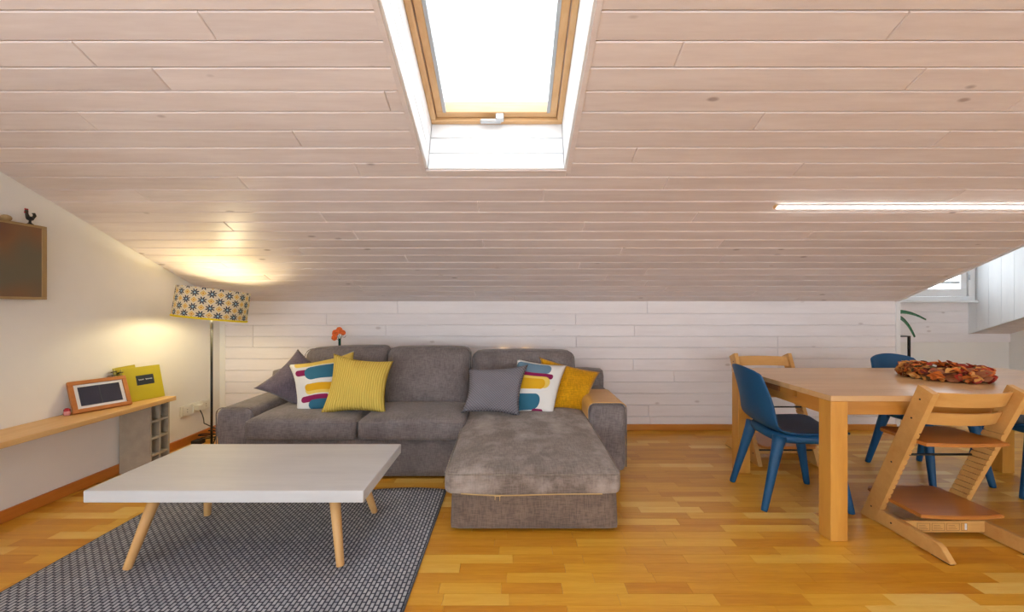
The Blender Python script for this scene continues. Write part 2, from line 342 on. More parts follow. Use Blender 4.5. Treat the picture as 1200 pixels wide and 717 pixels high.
def softbox(x0, x1, y0, y1, z0, z1, r, n=(14, 14, 8), fn=None):
    """rounded, finely divided box; fn(point, local -1..1) moves points (crowns, sags, leans)"""
    bm = bmesh.new(); c = Vector(((x0+x1)/2, (y0+y1)/2, (z0+z1)/2)); h = Vector(((x1-x0)/2, (y1-y0)/2, (z1-z0)/2)); cache = {}
    def g(i, m): return -math.cos(math.pi*i/m)*0.35+(2*i/m-1)*0.65
    def vert(i, j, k):
        key = (i, j, k)
        if key not in cache:
            q = Vector((g(i, n[0]), g(j, n[1]), g(k, n[2]))); p = Vector((q.x*h.x, q.y*h.y, q.z*h.z))
            inn = Vector([max(-(h[t]-r), min(h[t]-r, p[t])) for t in range(3)]); d = p-inn
            if d.length > 1e-9: p = inn+d.normalized()*min(r, d.length if d.length < r else r)
            p = p+c
            if fn: p = fn(p, q)
            cache[key] = bm.verts.new(p)
        return cache[key]
    for (a_, b_, c_) in ((0, 1, 2), (1, 2, 0), (2, 0, 1)):
        for s in (0, n[c_]):
            for i in range(n[a_]):
                for j in range(n[b_]):
                    idx = []
                    for (ii, jj) in ((i, j), (i+1, j), (i+1, j+1), (i, j+1)):
                        t = [0, 0, 0]; t[a_] = ii; t[b_] = jj; t[c_] = s; idx.append(vert(*t))
                    bm.faces.new(idx if s else idx[::-1])
    bmesh.ops.recalc_face_normals(bm, faces=bm.faces)
    return bm
def copy_tree(o, parent=None):
    c = o.copy(); COL.objects.link(c)
    if parent is not None: c.parent = parent
    for ch in list(o.children): copy_tree(ch, c)
    return c

# ================================================================== THE SETTING
# ---- floor
bm = bmesh.new(); box(bm, XL-0.1, XR+0.1, YB-0.1, YA+0.1, -0.12, -0.012)
floor = struct('floor', bm, 'subfloor')
blocks = []; y = YB; row = 0
while y < YA:
    x = XL-random.uniform(0, 0.4); y1 = min(y+0.0685, YA)
    while x < XR:
        L = random.choice((0.26, 0.33, 0.36, 0.40, 0.46))*random.uniform(0.95, 1.05); x1 = x+L
        if XR-x1 < 0.08: x1 = XR
        t = random.random(); t = t*0.72 if random.random() < 0.82 else 0.8+0.2*t
        blocks.append((max(x, XL), min(x1, XR), y, y1, t)); x = x1
    y = y1; row += 1
def show(b):
    x0, x1, y0, y1, _ = b; X, Y = (x0+x1)/2, (y0+y1)/2
    if Y < 1.55: return 0
    u = 600+F*X/Y
    if u < -20 or u > 1220: return 0
    if -2.05 < X < -0.41 and Y < 2.72: return 0
    if -2.08 < X < 0.8 and Y > 2.95: return 0
    if -0.33 < X < 0.53 and Y > 2.25: return 0
    return (x1-x0)*(y1-y0)/Y**3
blocks.sort(key=show, reverse=True)
def block_bm(bm, b):
    g = 0.0006; x0, x1, y0, y1, t = b
    v = hexa(bm, [(x0+g, y0+g, -0.013), (x1-g, y0+g, -0.013), (x1-g, y1-g, -0.013), (x0+g, y1-g, -0.013), (x0+g, y0+g, 0), (x1-g, y0+g, 0), (x1-g, y1-g, 0), (x0+g, y1-g, 0)])
    return v
for b in blocks[:300]:
    bm = bmesh.new(); block_bm(bm, b); o = mk('parquet_block', bm, 'parquet', floor)
    a = o.data.attributes.new('tone', 'FLOAT', 'POINT'); a.data.foreach_set('value', [b[4]]*8)
bm = bmesh.new(); tones = []
for b in blocks[300:]:
    block_bm(bm, b); tones += [b[4]]*8
o = mk('parquet_blocks', bm, 'parquet', floor); o['kind'] = 'stuff'
a = o.data.attributes.new('tone', 'FLOAT', 'POINT'); a.data.foreach_set('value', tones)

# ---- walls
WT = 0.14
def gable(bm, X0, X1, segs):
    for (ya, yb, za, zb) in segs:       # zb None: up to the roof
        if zb is not None: box(bm, X0, X1, ya, yb, za, zb); continue
        ys = [ya]+([YR] if ya < YR < yb else [])+[yb]
        poly = [(ya, za), (yb, za)]+[(q, roof(q)+0.08) for q in reversed(ys)]
        prism(bm, poly, 'x', X0, X1)
bm = bmesh.new(); gable(bm, XL-WT, XL, [(YB-0.1, -2.3, 0, None), (-2.3, 0.3, 2.15, None), (-2.3, 0.3, -0.02, 0.06), (0.3, YW+0.12, -0.02, None)])
wall_left = struct('wall_left', bm, 'plaster')
bm = bmesh.new(); gable(bm, XR, XR+WT, [(YB-0.1, YA+0.1, -0.02, None)]); struct('wall_right', bm, 'plaster')
bm = bmesh.new()
for (x0, x1, z0, z1) in ((XL-WT, -2.4, -0.02, 2.2), (-2.4, 1.2, -0.02, 0.12), (-2.4, 1.2, 2.0, 2.2), (1.2, 1.7, -0.02, 2.2), (1.7, 5.4, -0.02, 0.12), (1.7, 5.4, 2.0, 2.2), (5.4, XR+WT, -0.02, 2.2)):
    box(bm, x0, x1, YB-WT, YB, z0, z1)
struct('wall_rear', bm, 'plaster')
def window(name, axis, at, a0, a1, z0, z1, label_mull=1):
    bm = bmesh.new(); fw, d = 0.07, 0.07
    def b(p0, p1, q0, q1):
        if axis == 'x': box(bm, at-d, at, p0, p1, q0, q1, 0.004, 1)
        else: box(bm, p0, p1, at-d, at, q0, q1, 0.004, 1)
    b(a0, a1, z0, z0+fw); b(a0, a1, z1-fw, z1); b(a0, a0+fw, z0+fw, z1-fw); b(a1-fw, a1, z0+fw, z1-fw); m = (a0+a1)/2; b(m-0.05, m+0.05, z0+fw, z1-fw)
    wdw = struct(name, bm, 'white_paint')
    for (p, q) in ((a0+fw, m-0.05), (m+0.05, a1-fw)):
        bm = bmesh.new()
        if axis == 'x': box(bm, at-d*0.6, at-d*0.6+0.006, p, q, z0+fw, z1-fw)
        else: box(bm, p, q, at-d*0.6, at-d*0.6+0.006, z0+fw, z1-fw)
        mk('pane', bm, 'glass', wdw)
window('window_left_offscreen', 'x', XL-0.04, -2.3, 0.3, 0.06, 2.15)
window('window_rear_fill_offscreen', 'y', YB-0.04, -2.4, 1.2, 0.12, 2.0)  # unseen rear windows, made this wide to let in more fill light
window('window_rear_fill_offscreen', 'y', YB-0.04, 1.7, 5.4, 0.12, 2.0)  # second unseen rear opening, also widened for fill light

# knee wall with its boards
bm = bmesh.new(); box(bm, XL-0.05, XE, YW+0.012, YW+0.13, -0.02, ZK+0.06); wall_back = struct('wall_back', bm, 'wall_groove')
edges_v = [354.5, 367.5, 381, 394, 407, 420.5, 434, 447.5, 461, 474.5, 488, 501]
joints = {0: [466, 758.5], 1: [382.5, 674.5], 2: [296.5, 452, 743.5], 3: [296.5, 675, 911.5], 4: [560, 911.5], 5: [470, 742, 911.5], 6: [350, 790], 7: [410, 705], 8: [420, 950], 9: [640, 760, 1000], 10: [500, 762, 900]}
for r in range(11):
    z1 = ZK+0.004 if r == 0 else wz(edges_v[r], YW); z0 = wz(edges_v[r+1], YW)
    xs = [XL]+[wx(u, YW) for u in joints[r]]+[XE]
    for x0, x1 in zip(xs, xs[1:]):
        mk('plank', bx(x0+0.0008, x1-0.0008, YW, YW+0.016, z0+0.0018, z1-0.0018, 0.0032, 1), 'wall_plank', wall_back)
bm = bx(XL+0.012, XE, YW-0.014, YW+0.004, 0, 0.058, 0.004, 1); struct('baseboard_back', bm, 'skirting')
bm = bx(XL-0.004, XL+0.013, 0.3, YW-0.002, 0, 0.068, 0.004, 1); struct('baseboard_left', bm, 'skirting_y')

# alcove behind the dormer
bm = bmesh.new(); box(bm, XE-0.12, XE, YW+0.10, YA, -0.02, zc(YA)+0.3); struct('wall_alcove_left', bm, 'plaster')
bm = bmesh.new(); WX0, WX1, WZ0, WZ1 = 3.9, 5.27, 1.235, 2.14
for (x0, x1, z0, z1) in ((XE-0.12, XR+WT, -0.02, WZ0), (XE-0.12, WX0, WZ0, ZD+0.1), (WX1, XR+WT, WZ0, ZD+0.1), (WX0, WX1, WZ1, ZD+0.1)):
    box(bm, x0, x1, YA+0.012, YA+0.14, z0, z1)
wall_alcove = struct('wall_alcove_back', bm, 'plaster')
rows_a = [1.232, 1.11, 0.98, 0.852, 0.752]
for r in range(4):
    x1 = XD if r < 3 else XR
    mk('plank', bx(XE, x1, YA-0.004, YA+0.014, rows_a[r+1]+0.001, rows_a[r]-0.001, 0.0022, 1), 'wall_plank', wall_alcove)
bm = bx(XE, XR, YA-0.012, YA+0.012, 0, 0.058, 0.004, 1); struct('baseboard_alcove', bm, 'skirting')
# dormer cheeks
bm = bmesh.new(); prism(bm, [(YD, ZD), (YA+0.1, ZD), (YA+0.1, zc(YA+0.1)), ], 'x', XD+0.012, XD+0.10); cheek = struct('wall_dormer_right', bm, 'wall_groove')
ys = [4.978, 4.884, 4.765, 4.64, 4.522]
while ys[-1] > YD+0.2: ys.append(ys[-1]-0.121)
for ya, yb in zip(ys, ys[1:]):
    bm = bmesh.new(); q0, q1 = yb+0.0012, ya-0.0012
    prism(bm, [(q0, zc(q0)-0.004), (q1, zc(q1)-0.004), (q1, ZD), (q0, ZD)], 'x', XD-0.006, XD+0.014)
    mk('board', bm, 'cheek_plank', cheek)
bm = bmesh.new(); prism(bm, [(YD, ZD), (YA+0.1, ZD), (YA+0.1, zc(YA+0.1)), ], 'x', XE-0.10, XE); bmesh.ops.translate(bm, verts=bm.verts, vec=(0, 0, 0.03)); struct('wall_dormer_left', bm, 'white_paint')
bm = bx(XE-0.1, XD+0.1, YD-0.05, YA+0.14, ZD, ZD+0.06); struct('ceiling_dormer', bm, 'white_paint')
# dormer window
bm = bmesh.new(); y0, y1 = YA-0.085, YA+0.06
box(bm, WX0, XD-0.008, YA-0.12, y1, WZ0-0.022, WZ0+0.006, 0.004, 1)                       # sill
for (x0, x1, z0, z1) in ((WX0, WX1+0.045, WZ0+0.006, WZ0+0.05), (WX0, WX1+0.045, WZ1-0.05, WZ1), (WX0, WX0+0.05, WZ0+0.05, WZ1-0.05), (WX1-0.03, WX1+0.045, WZ0+0.05, WZ1-0.05)):
    box(bm, x0, x1, y0, y1, z0, z1, 0.004, 1)
win1 = struct('window_1', bm, 'white_paint')
bm = bmesh.new()
for (x0, x1, z0, z1) in ((WX0+0.05, WX1-0.034, WZ0+0.052, WZ0+0.135), (WX0+0.05, WX1-0.034, WZ1-0.12, WZ1-0.05), (WX0+0.05, WX0+0.13, WZ0+0.135, WZ1-0.12), (WX1-0.105, WX1-0.034, WZ0+0.135, WZ1-0.12)):
    box(bm, x0, x1, YA-0.07, YA-0.01, z0, z1, 0.005, 1)
mk('sash', bm, 'white_paint', win1)
mk('pane', bx(WX0+0.13, WX1-0.105, YA-0.045, YA-0.038, WZ0+0.135, WZ1-0.12), 'glass', win1)
mk('glazing_bar', bx(WX0+0.13, WX1-0.105, YA-0.055, YA-0.03, WZ0+0.20, WZ0+0.222, 0.003, 1), 'grey_plastic', win1)
bm = bmesh.new(); tube(bm, [(WX1-0.032, YA-0.092, WZ0+0.24), (WX1-0.032, YA-0.092, WZ0+0.30)], 0.008); mk('hinge', bm, 'grey_plastic', win1, True)
# ---- sloped ceiling
def ck(x, Y, n_): return Vector((x, Y+n_*NY, zc(Y)+n_*NZ))
def slab(bm, x0, x1, ya, yb, n0, n1):
    return hexa(bm, [ck(x0, ya, n0), ck(x1, ya, n0), ck(x1, yb, n0), ck(x0, yb, n0), ck(x0, ya, n1), ck(x1, ya, n1), ck(x1, yb, n1), ck(x0, yb, n1)])
SX0, SX1, SY0 = -0.45, 0.28, 2.279; SLEN = 1.30; SY1 = SY0-SLEN*NZ
bm = bmesh.new()
for (x0, x1, ya, yb) in ((XL, SX0-0.016, YR, YW+0.05), (SX1+0.016, XE, YR, YW+0.05), (SX0-0.016, SX1+0.016, YR, SY1-0.015), (SX0-0.016, SX1+0.016, SY0+0.015, YW+0.05), (XE, XD, YR, YD), (XD+0.09, XR, YR, YA+0.02)):
    slab(bm, x0, x1, ya, yb, 0.010, 0.075)
ceiling = struct('ceiling', bm, 'groove')
hole = (SX0-0.015, SX1+0.015, SY1-0.014, SY0+0.014)
def cut(r):
    x0, x1, ya, yb = r; hx0, hx1, ha, hb = hole
    if x1 <= hx0 or x0 >= hx1 or yb <= ha+1e-6 or ya >= hb-1e-6: return [r]
    out = []
    if x0 < hx0: out.append((x0, hx0, ya, yb))
    if x1 > hx1: out.append((hx1, x1, ya, yb))
    mx0, mx1 = max(x0, hx0), min(x1, hx1)
    if yb > hb: out.append((mx0, mx1, hb, yb))
    if ya < ha: out.append((mx0, mx1, ya, ha))
    return out
pitch = 0.1052; k0 = int((YR-2.026)/pitch)
rows = [2.026+k*pitch for k in range(k0, 40) if 2.026+k*pitch < YW-0.03]+[YW]
CJ = {}   # joints seen in the photograph: (u, v)
for (u, v_) in ((240, 27), (188, 92), (103, 143), (348, 163), (287, 217), (172, 233), (272, 269), (797, 61), (1075, 91), (889, 143), (743, 183), (934, 200), (778, 219), (455, 121), (421, 203), (812, 258), (683, 270), (381, 258), (636, 233), (841, 290), (757, 320), (566, 282), (262, 310), (560, 240), (355, 298), (726, 299), (1100, 165)):
    Y = (zc(0)-H)/((358.5-v_)/F+SL); CJ.setdefault(int((Y-2.026)//pitch), []).append(wx(u, Y))
for ya, yb in zip(rows, rows[1:]):
    key = int(((ya+yb)/2-2.026)//pitch); js = sorted(CJ.get(key, []))
    if not js: js = [random.uniform(-1.6, 0.8)]
    while js[0]-XL > 3.4: js.insert(0, js[0]-random.uniform(2.2, 3.2))
    while XE-js[-1] > 3.4: js.append(js[-1]+random.uniform(2.2, 3.2))
    xs = [XL]+[q for q in js if XL+0.2 < q < XE-0.2]+[XE]
    for x0, x1 in zip(xs, xs[1:]):
        for (a0, a1, b0, b1) in cut((x0, x1, ya, yb)):
            if b1-b0 < 0.006 or a1-a0 < 0.02: continue
            bm = bmesh.new(); v_ = slab(bm, a0+0.0008, a1-0.0008, b0+0.0016, b1-0.0016, 0, 0.014)
            bmesh.ops.bevel(bm, geom=[e for e in bm.edges if all(q in v_[:4] for q in e.verts)], offset=0.004, segments=1, affect='EDGES')
            mk('plank', bm, 'ceil_plank', ceiling)
yy = YA
while yy > 2.6:
    bm = bmesh.new(); slab(bm, XD+0.012, XR, yy-pitch+0.0012, yy-0.0012, 0, 0.014); mk('plank', bm, 'ceil_plank', ceiling); yy -= pitch
zr = zc(YR)
def rk(x, q, n_): return (x, YR-q*NZ-n_*NY, zr-q*NY+n_*NZ)        # q: metres down the rear slope
QL = (YR-YB+0.1)/NZ
def rslab(bm, x0, x1, q0, q1, n0, n1): hexa(bm, [rk(x0, q1, n0), rk(x1, q1, n0), rk(x1, q0, n0), rk(x0, q0, n0), rk(x0, q1, n1), rk(x1, q1, n1), rk(x1, q0, n1), rk(x0, q0, n1)])
bm = bmesh.new(); rslab(bm, XL, XR, 0, QL, 0, 0.08)
struct('ceiling_rear', bm, 'ceil_plain')
bm = bmesh.new(); slab(bm, XE-0.004, XE+0.022, YD, YW+0.02, -0.006, 0.06); struct('trim_1', bm, 'white_paint')
bm = bmesh.new(); slab(bm, XE-0.012, XE-0.004, YD, YW, -0.003, 0.012); struct('trim_2', bm, 'groove')
bm = bx(XE-0.004, XE+0.04, YW-0.006, YW+0.11, 0, ZK+0.02, 0.003, 1); struct('trim_3', bm, 'white_paint')
bm = bmesh.new(); box(bm, XL, XL+0.05, YW-0.006, YW+0.006, 0.058, ZK+0.01); struct('trim_4', bm, 'plaster')

# ---- skylight
def sk(x, s, n_): return Vector((x, SY0-s*NZ+n_*NY, zc(SY0)+s*NY+n_*NZ))
def sbox(bm, x0, x1, s0, s1, n0, n1, bev=0.0):
    v_ = hexa(bm, [sk(x0, s1, n0), sk(x1, s1, n0), sk(x1, s0, n0), sk(x0, s0, n0), sk(x0, s1, n1), sk(x1, s1, n1), sk(x1, s0, n1), sk(x0, s0, n1)])
    if bev: bmesh.ops.bevel(bm, geom=list({e for q in v_ for e in q.link_edges}), offset=bev, segments=1, affect='EDGES')
def sb(*a, **k):
    bm = bmesh.new(); sbox(bm, *a, **k); return bm
DN = 0.31
bm = bmesh.new()     # outer shaft
sbox(bm, SX0-0.05, SX0-0.012, -0.05, SLEN+0.05, 0.076, DN+0.10); sbox(bm, SX1+0.012, SX1+0.05, -0.05, SLEN+0.05, 0.076, DN+0.10)
sbox(bm, SX0-0.012, SX1+0.012, -0.05, -0.012, 0.076, DN+0.10); sbox(bm, SX0-0.012, SX1+0.012, SLEN+0.012, SLEN+0.05, 0.076, DN+0.10)
sky = struct('window_2', bm, 'wall_groove')
for i in range(3):
    a, b = i*0.105, (i+1)*0.105
    mk('lining_board', sb(SX0, SX1, -0.015, 0.0, a+0.0025, b-0.0025, bev=0.003), 'white_paint', sky)
    mk('lining_board', sb(SX0, SX1, SLEN, SLEN+0.015, a+0.0025, b-0.0025, bev=0.003), 'white_paint', sky)
    for (x0, x1) in ((SX0-0.015, SX0), (SX1, SX1+0.015)):
        mk('lining_board', sb(x0, x1, 0, SLEN, a+0.0025, b-0.0025, bev=0.003), 'white_paint', sky)
for (x0, x1, s0, s1) in ((SX0-0.034, SX0-0.012, -0.03, SLEN+0.03), (SX1+0.012, SX1+0.034, -0.03, SLEN+0.03), (SX0-0.012, SX1+0.012, -0.03, -0.010), (SX0-0.012, SX1+0.012, SLEN+0.010, SLEN+0.03)):
    mk('edge_trim', sb(x0, x1, s0, s1, -0.004, 0.006, bev=0.001), 'ceil_plank', sky)
def ring(w0, w1, n0, n1, name, mat, mat_side, sides=True):
    for (x0, x1, s0, s1, m) in ((SX0+w0, SX1-w0, w0, w1, mat), (SX0+w0, SX1-w0, SLEN-w1, SLEN-w0, mat), (SX0+w0, SX0+w1, w1, SLEN-w1, mat_side), (SX1-w1, SX1-w0, w1, SLEN-w1, mat_side)):
        mk(name, sb(x0, x1, s0, s1, n0, n1, bev=0.003), m, sky)
ring(0.0, 0.030, DN-0.005, DN+0.10, 'frame_rail', 'pine', 'pine_y')
ring(0.034, 0.072, DN+0.012, DN+0.09, 'sash_rail', 'pine', 'pine_y')
for (x0, x1) in ((SX0+0.072, SX0+0.090), (SX1-0.090, SX1-0.072)):
    mk('blind_guide', sb(x0, x1, 0.06, SLEN-0.06, DN+0.012, DN+0.03, bev=0.002), 'grey_plastic', sky)
mk('pane', sb(SX0+0.06, SX1-0.06, 0.06, SLEN-0.06, DN+0.060, DN+0.066), 'glass', sky)
hc = -0.085-0.02
bm = bmesh.new(); sbox(bm, hc-0.070, hc+0.045, 0.022, 0.050, DN-0.026, DN-0.010, 0.005); sbox(bm, hc+0.015, hc+0.060, 0.036, 0.066, DN-0.026, DN+0.02, 0.005)
mk('handle', bm, 'steel', sky)

# ---- LED strip on the ceiling
def sY(v_): return (zc(0)-H)/((358.5-v_)/F+SL)
YL = sY(241); x0 = wx(908, YL)
led = thing('led_strip_light', 'slim white glowing LED strip fixed along the sloped plank ceiling', 'light', ck((x0+XE)/2, YL, 0))
bm = bmesh.new(); slab(bm, x0+0.006, XE-0.05, YL-0.010, YL+0.010, -0.009, 0.003); mk('channel', bm, 'steel', led)
bm = bmesh.new(); slab(bm, x0+0.010, XE-0.06, YL-0.009, YL+0.011, -0.014, -0.009); mk('diffuser', bm, 'led', led)
bm = bmesh.new(); slab(bm, x0-0.004, x0+0.008, YL-0.013, YL+0.013, -0.015, 0.002); mk('end_cap', bm, 'pine', led)

# ================================================================== THE SOFA
sofa = thing('corner_sofa', 'grey-brown fabric corner sofa with a worn chaise against the whitewashed wall', 'sofa', (-0.6, 3.3, 0))
AX0, AX1, AX2, AX3 = -2.069, -1.812, 0.536, 0.80
mk('base', softbox(-1.82, -0.30, 2.90, 3.66, 0.012, 0.275, 0.02, (10, 6, 4)), 'sofa', sofa, True)
for (a0, a1, z1) in ((AX0, AX1, 0.462), (AX2, AX3, 0.492)):
    def af(p, q, a0=a0, a1=a1):
        p = p.copy()
        if q.z > 0: p.x += 0.012*(1-q.z)*q.x*2*0.5
        return p
    arm = mk('armrest', softbox(a0, a1, 2.965, 3.82, 0.012, z1, 0.05, (10, 14, 10), af), 'sofa', sofa, True)
    bm = bmesh.new(); r = 0.045
    pts = []
    for (cx_, cz_, t0) in ((a1-r, z1-r, 0), (a0+r, z1-r, 90)):
        for k in range(6): t = math.radians(t0+k*18); pts.append((cx_+(r+0.001)*math.cos(t), 2.985, cz_+(r+0.001)*math.sin(t)))
    pts = [(a1-0.001, 2.985, 0.05)]+pts+[(a0+0.001, 2.985, 0.05)]
    tube(bm, pts, 0.0035, 6); mk('seam', bm, 'piping', arm, True)
mk('back_frame', softbox(AX0+0.01, AX3-0.01, 3.64, 3.84, 0.012, 0.63, 0.03, (16, 4, 8)), 'sofa', sofa, True)
def seat_fn(cx_, hx, cy_, hy, crown):
    def fn(p, q):
        p = p.copy()
        if q.z > 0: p.z += crown*max(0, 1-q.x**4)*max(0, 1-((q.y*0.9+0.1))**2)*q.z+random.uniform(-0.0008, 0.0008)
        p.y -= 0.012*max(0, 1-q.x*q.x)*(1 if q.y < -0.9 else 0)
        return p
    return fn
def piping(x0, x1, y0, y1, z, r, rad=0.0035, fn=None):
    pts = []
    for (cx_, cy_, t0) in ((x1-r, y0+r, -90), (x1-r, y1-r, 0), (x0+r, y1-r, 90), (x0+r, y0+r, 180)):
        for k in range(5):
            t = math.radians(t0+k*22.5); pts.append(Vector((cx_+r*math.cos(t), cy_+r*math.sin(t), z)))
    full = []
    for i, p in enumerate(pts):
        q = pts[(i+1) % len(pts)]; m = max(1, int((q-p).length/0.06))
        for k in range(m): full.append(p.lerp(q, k/m))
    if fn: full = [fn(p) for p in full]
    bm = bmesh.new(); loop_tube(bm, full, rad, 6); return bm
for (x0, x1) in ((-1.815, -1.052), (-1.050, -0.320)):
    c = mk('seat_cushion', softbox(x0, x1, 2.872, 3.56, 0.262, 0.402, 0.035, (16, 14, 8), seat_fn(0, 0, 0, 0, 0.034)), 'sofa', sofa, True)
    bm = piping(x0+0.004, x1-0.004, 2.874, 3.55, 0.387, 0.04, fn=lambda p: Vector((p.x, p.y-0.009*max(0, 1-((p.x-(x0+x1)/2)/((x1-x0)/2))**2)*(1 if p.y < 2.9 else 0), p.z)))
    mk('seam', bm, 'piping', c, True)
# chaise
mk('chaise_base', softbox(-0.318, 0.548, 2.213, 3.66, 0.012, 0.235, 0.022, (12, 16, 5), lambda p, q: Vector((p.x+q.x*0.004*(1-q.z), p.y, p.z))), 'sofa_brown', sofa, True)
def chf(p, q):
    p = p.copy(); t = (p.y-2.17)/1.4
    if q.z > 0: p.z += 0.062*t*q.z+0.030*max(0, 1-q.x**4)*max(0, 1-q.y**6)*q.z+0.006*q.z*noise.noise(Vector((p.x*5, p.y*5, 1)))
    else: p.z += 0.010*abs(q.x)**3
    return p
ch = mk('chaise_cushion', softbox(-0.345, 0.556, 2.165, 3.56, 0.205, 0.330, 0.03, (22, 34, 8), chf), 'sofa_worn', sofa, True)
mk('seam', piping(-0.343, 0.554, 2.166, 3.55, 0.318, 0.035, fn=lambda p: Vector((p.x, p.y, p.z+0.062*(p.y-2.17)/1.4))), 'piping_worn', ch, True)
bm = bmesh.new(); tube(bm, [(-0.26+0.03*i, 2.170, 0.2145-0.004*math.sin(i*0.25)+0.006*abs((i-13)/13)**3) for i in range(25)], 0.0032, 6)
tube(bm, [(-0.062, 2.168, 0.212), (-0.062, 2.166, 0.185)], 0.002, 5); tube(bm, [(-0.085, 2.168, 0.212), (-0.087, 2.166, 0.19)], 0.002, 5); tube(bm, [(-0.09, 2.166, 0.210), (-0.058, 2.166, 0.210)], 0.003, 5)
mk('frayed_piping', bm, 'thread', ch, True)
# back cushions (lean back)
def backc(x0, x1, z0, ztop, yf, th, rz=0.0, droop=0.0):
    def fn(p, q):
        p = p.copy(); t = (p.z-z0)/(ztop-z0)
        p.y += 0.14*t
        if q.y < 0: p.y -= 0.045*max(0, 1-q.x**4)*max(0, 1-q.z**4)*(-q.y)
        p.z += droop*q.x*max(0, t)+0.012*max(0, 1-q.x**2)*max(0, t)
        return p
    o = mk('back_cushion', softbox(x0, x1, yf, yf+th, z0, ztop, 0.06, (16, 8, 14), fn), 'sofa', sofa, True)
    bm = bmesh.new(); r = 0.055; pts = []
    for (cx_, cz_, t0) in ((x1-r, ztop-r, 0), (x0+r, ztop-r, 90), (x0+r, z0+r, 180), (x1-r, z0+r, 270)):
        for k in range(6):
            a_ = math.radians(t0+k*18); z_ = cz_+r*math.sin(a_); t = (z_-z0)/(ztop-z0); xx = cx_+r*math.cos(a_); qx = (xx-(x0+x1)/2)/((x1-x0)/2)
            pts.append(Vector((xx, yf+0.02+0.14*t, z_+droop*qx*t+0.012*max(0, 1-qx*qx)*t-0.004)))
    full = []
    for i, p in enumerate(pts):
        q = pts[(i+1) % len(pts)]; m = max(1, int((q-p).length/0.05))
        for k in range(m): full.append(p.lerp(q, k/m))
    loop_tube(bm, full, 0.0035, 6); mk('seam', bm, 'piping', o, True)
backc(-1.70, -1.022, 0.385, 0.832, 3.36, 0.20, droop=0.012)
backc(-1.018, -0.340, 0.385, 0.832, 3.34, 0.20)
backc(-0.325, 0.510, 0.350, 0.802, 3.36, 0.20)

# wooden armrest tray on the right arm
def tray_path(x0, x1, z1, down_l, down_r, r):
    pts = [(x0, z1-r-down_l)]
    for k in range(7): a_ = math.radians(180-k*15); pts.append((x0+r+r*math.cos(a_), z1-r+r*math.sin(a_)))
    for k in range(5): a_ = math.radians(90-k*15); pts.append((x1-r+r*math.cos(a_), z1-r+r*math.sin(a_)))
    if down_r > 0: pts.append((x1, z1-r-down_r))
    return pts
A = tray_path(AX2-0.002, AX3+0.004, 0.4955, 0.055, 0.0, 0.052); Bp = tray_path(AX2-0.008, AX3+0.010, 0.5015, 0.055, 0.0, 0.058)
bm = bmesh.new()
va = [[bm.verts.new((x, y, z)) for (x, z) in A] for y in (2.985, 3.46)]; vb = [[bm.verts.new((x, y, z)) for (x, z) in Bp] for y in (2.985, 3.46)]
for i in range(len(A)-1):
    bm.faces.new((vb[0][i], vb[0][i+1], vb[1][i+1], vb[1][i])); bm.faces.new((va[0][i+1], va[0][i], va[1][i], va[1][i+1]))
    for s in (0, 1): bm.faces.new((va[s][i], va[s][i+1], vb[s][i+1], vb[s][i]))
for i in (0, len(A)-1): bm.faces.new((va[0][i], vb[0][i], vb[1][i], va[1][i]))
bmesh.ops.recalc_face_normals(bm, faces=bm.faces)
tag(mk('armrest_tray', bm, 'beech'), 'light wooden wrap tray bent over the sofa arm beside the chaise', 'tray')

# ---- scatter cushions from their four corners
from mathutils.bvhtree import BVHTree
bpy.context.view_layer.update()
SOFA_BVH = []
for q_ in sofa.children:
    if q_.name.split('.')[0] in ('seat_cushion', 'chaise_cushion', 'armrest', 'back_cushion'):
        SOFA_BVH.append(BVHTree.FromPolygons([v_.co+sofa.location for v_ in q_.data.vertices], [tuple(f.vertices) for f in q_.data.polygons]))
def within(bv, p):
    d_ = Vector((0.31, 0.52, 0.797)); n_ = 0; q = p.copy()
    for _ in range(30):
        h_ = bv.ray_cast(q, d_)
        if h_[0] is None: break
        n_ += 1; q = h_[0]+d_*1e-5
    return n_ % 2 == 1
def press(bm, trees, sink=0.004):
    """a soft cushion flattens where it meets the sofa or the cushion next to it"""
    for _ in range(2):
        for v_ in bm.verts:
            for bv in trees:
                if within(bv, v_.co):
                    h_ = bv.find_nearest(v_.co)
                    if h_[3] > sink: v_.co = v_.co+(h_[0]-v_.co).normalized()*(h_[3]-sink)
PILLOW_BVH = {}
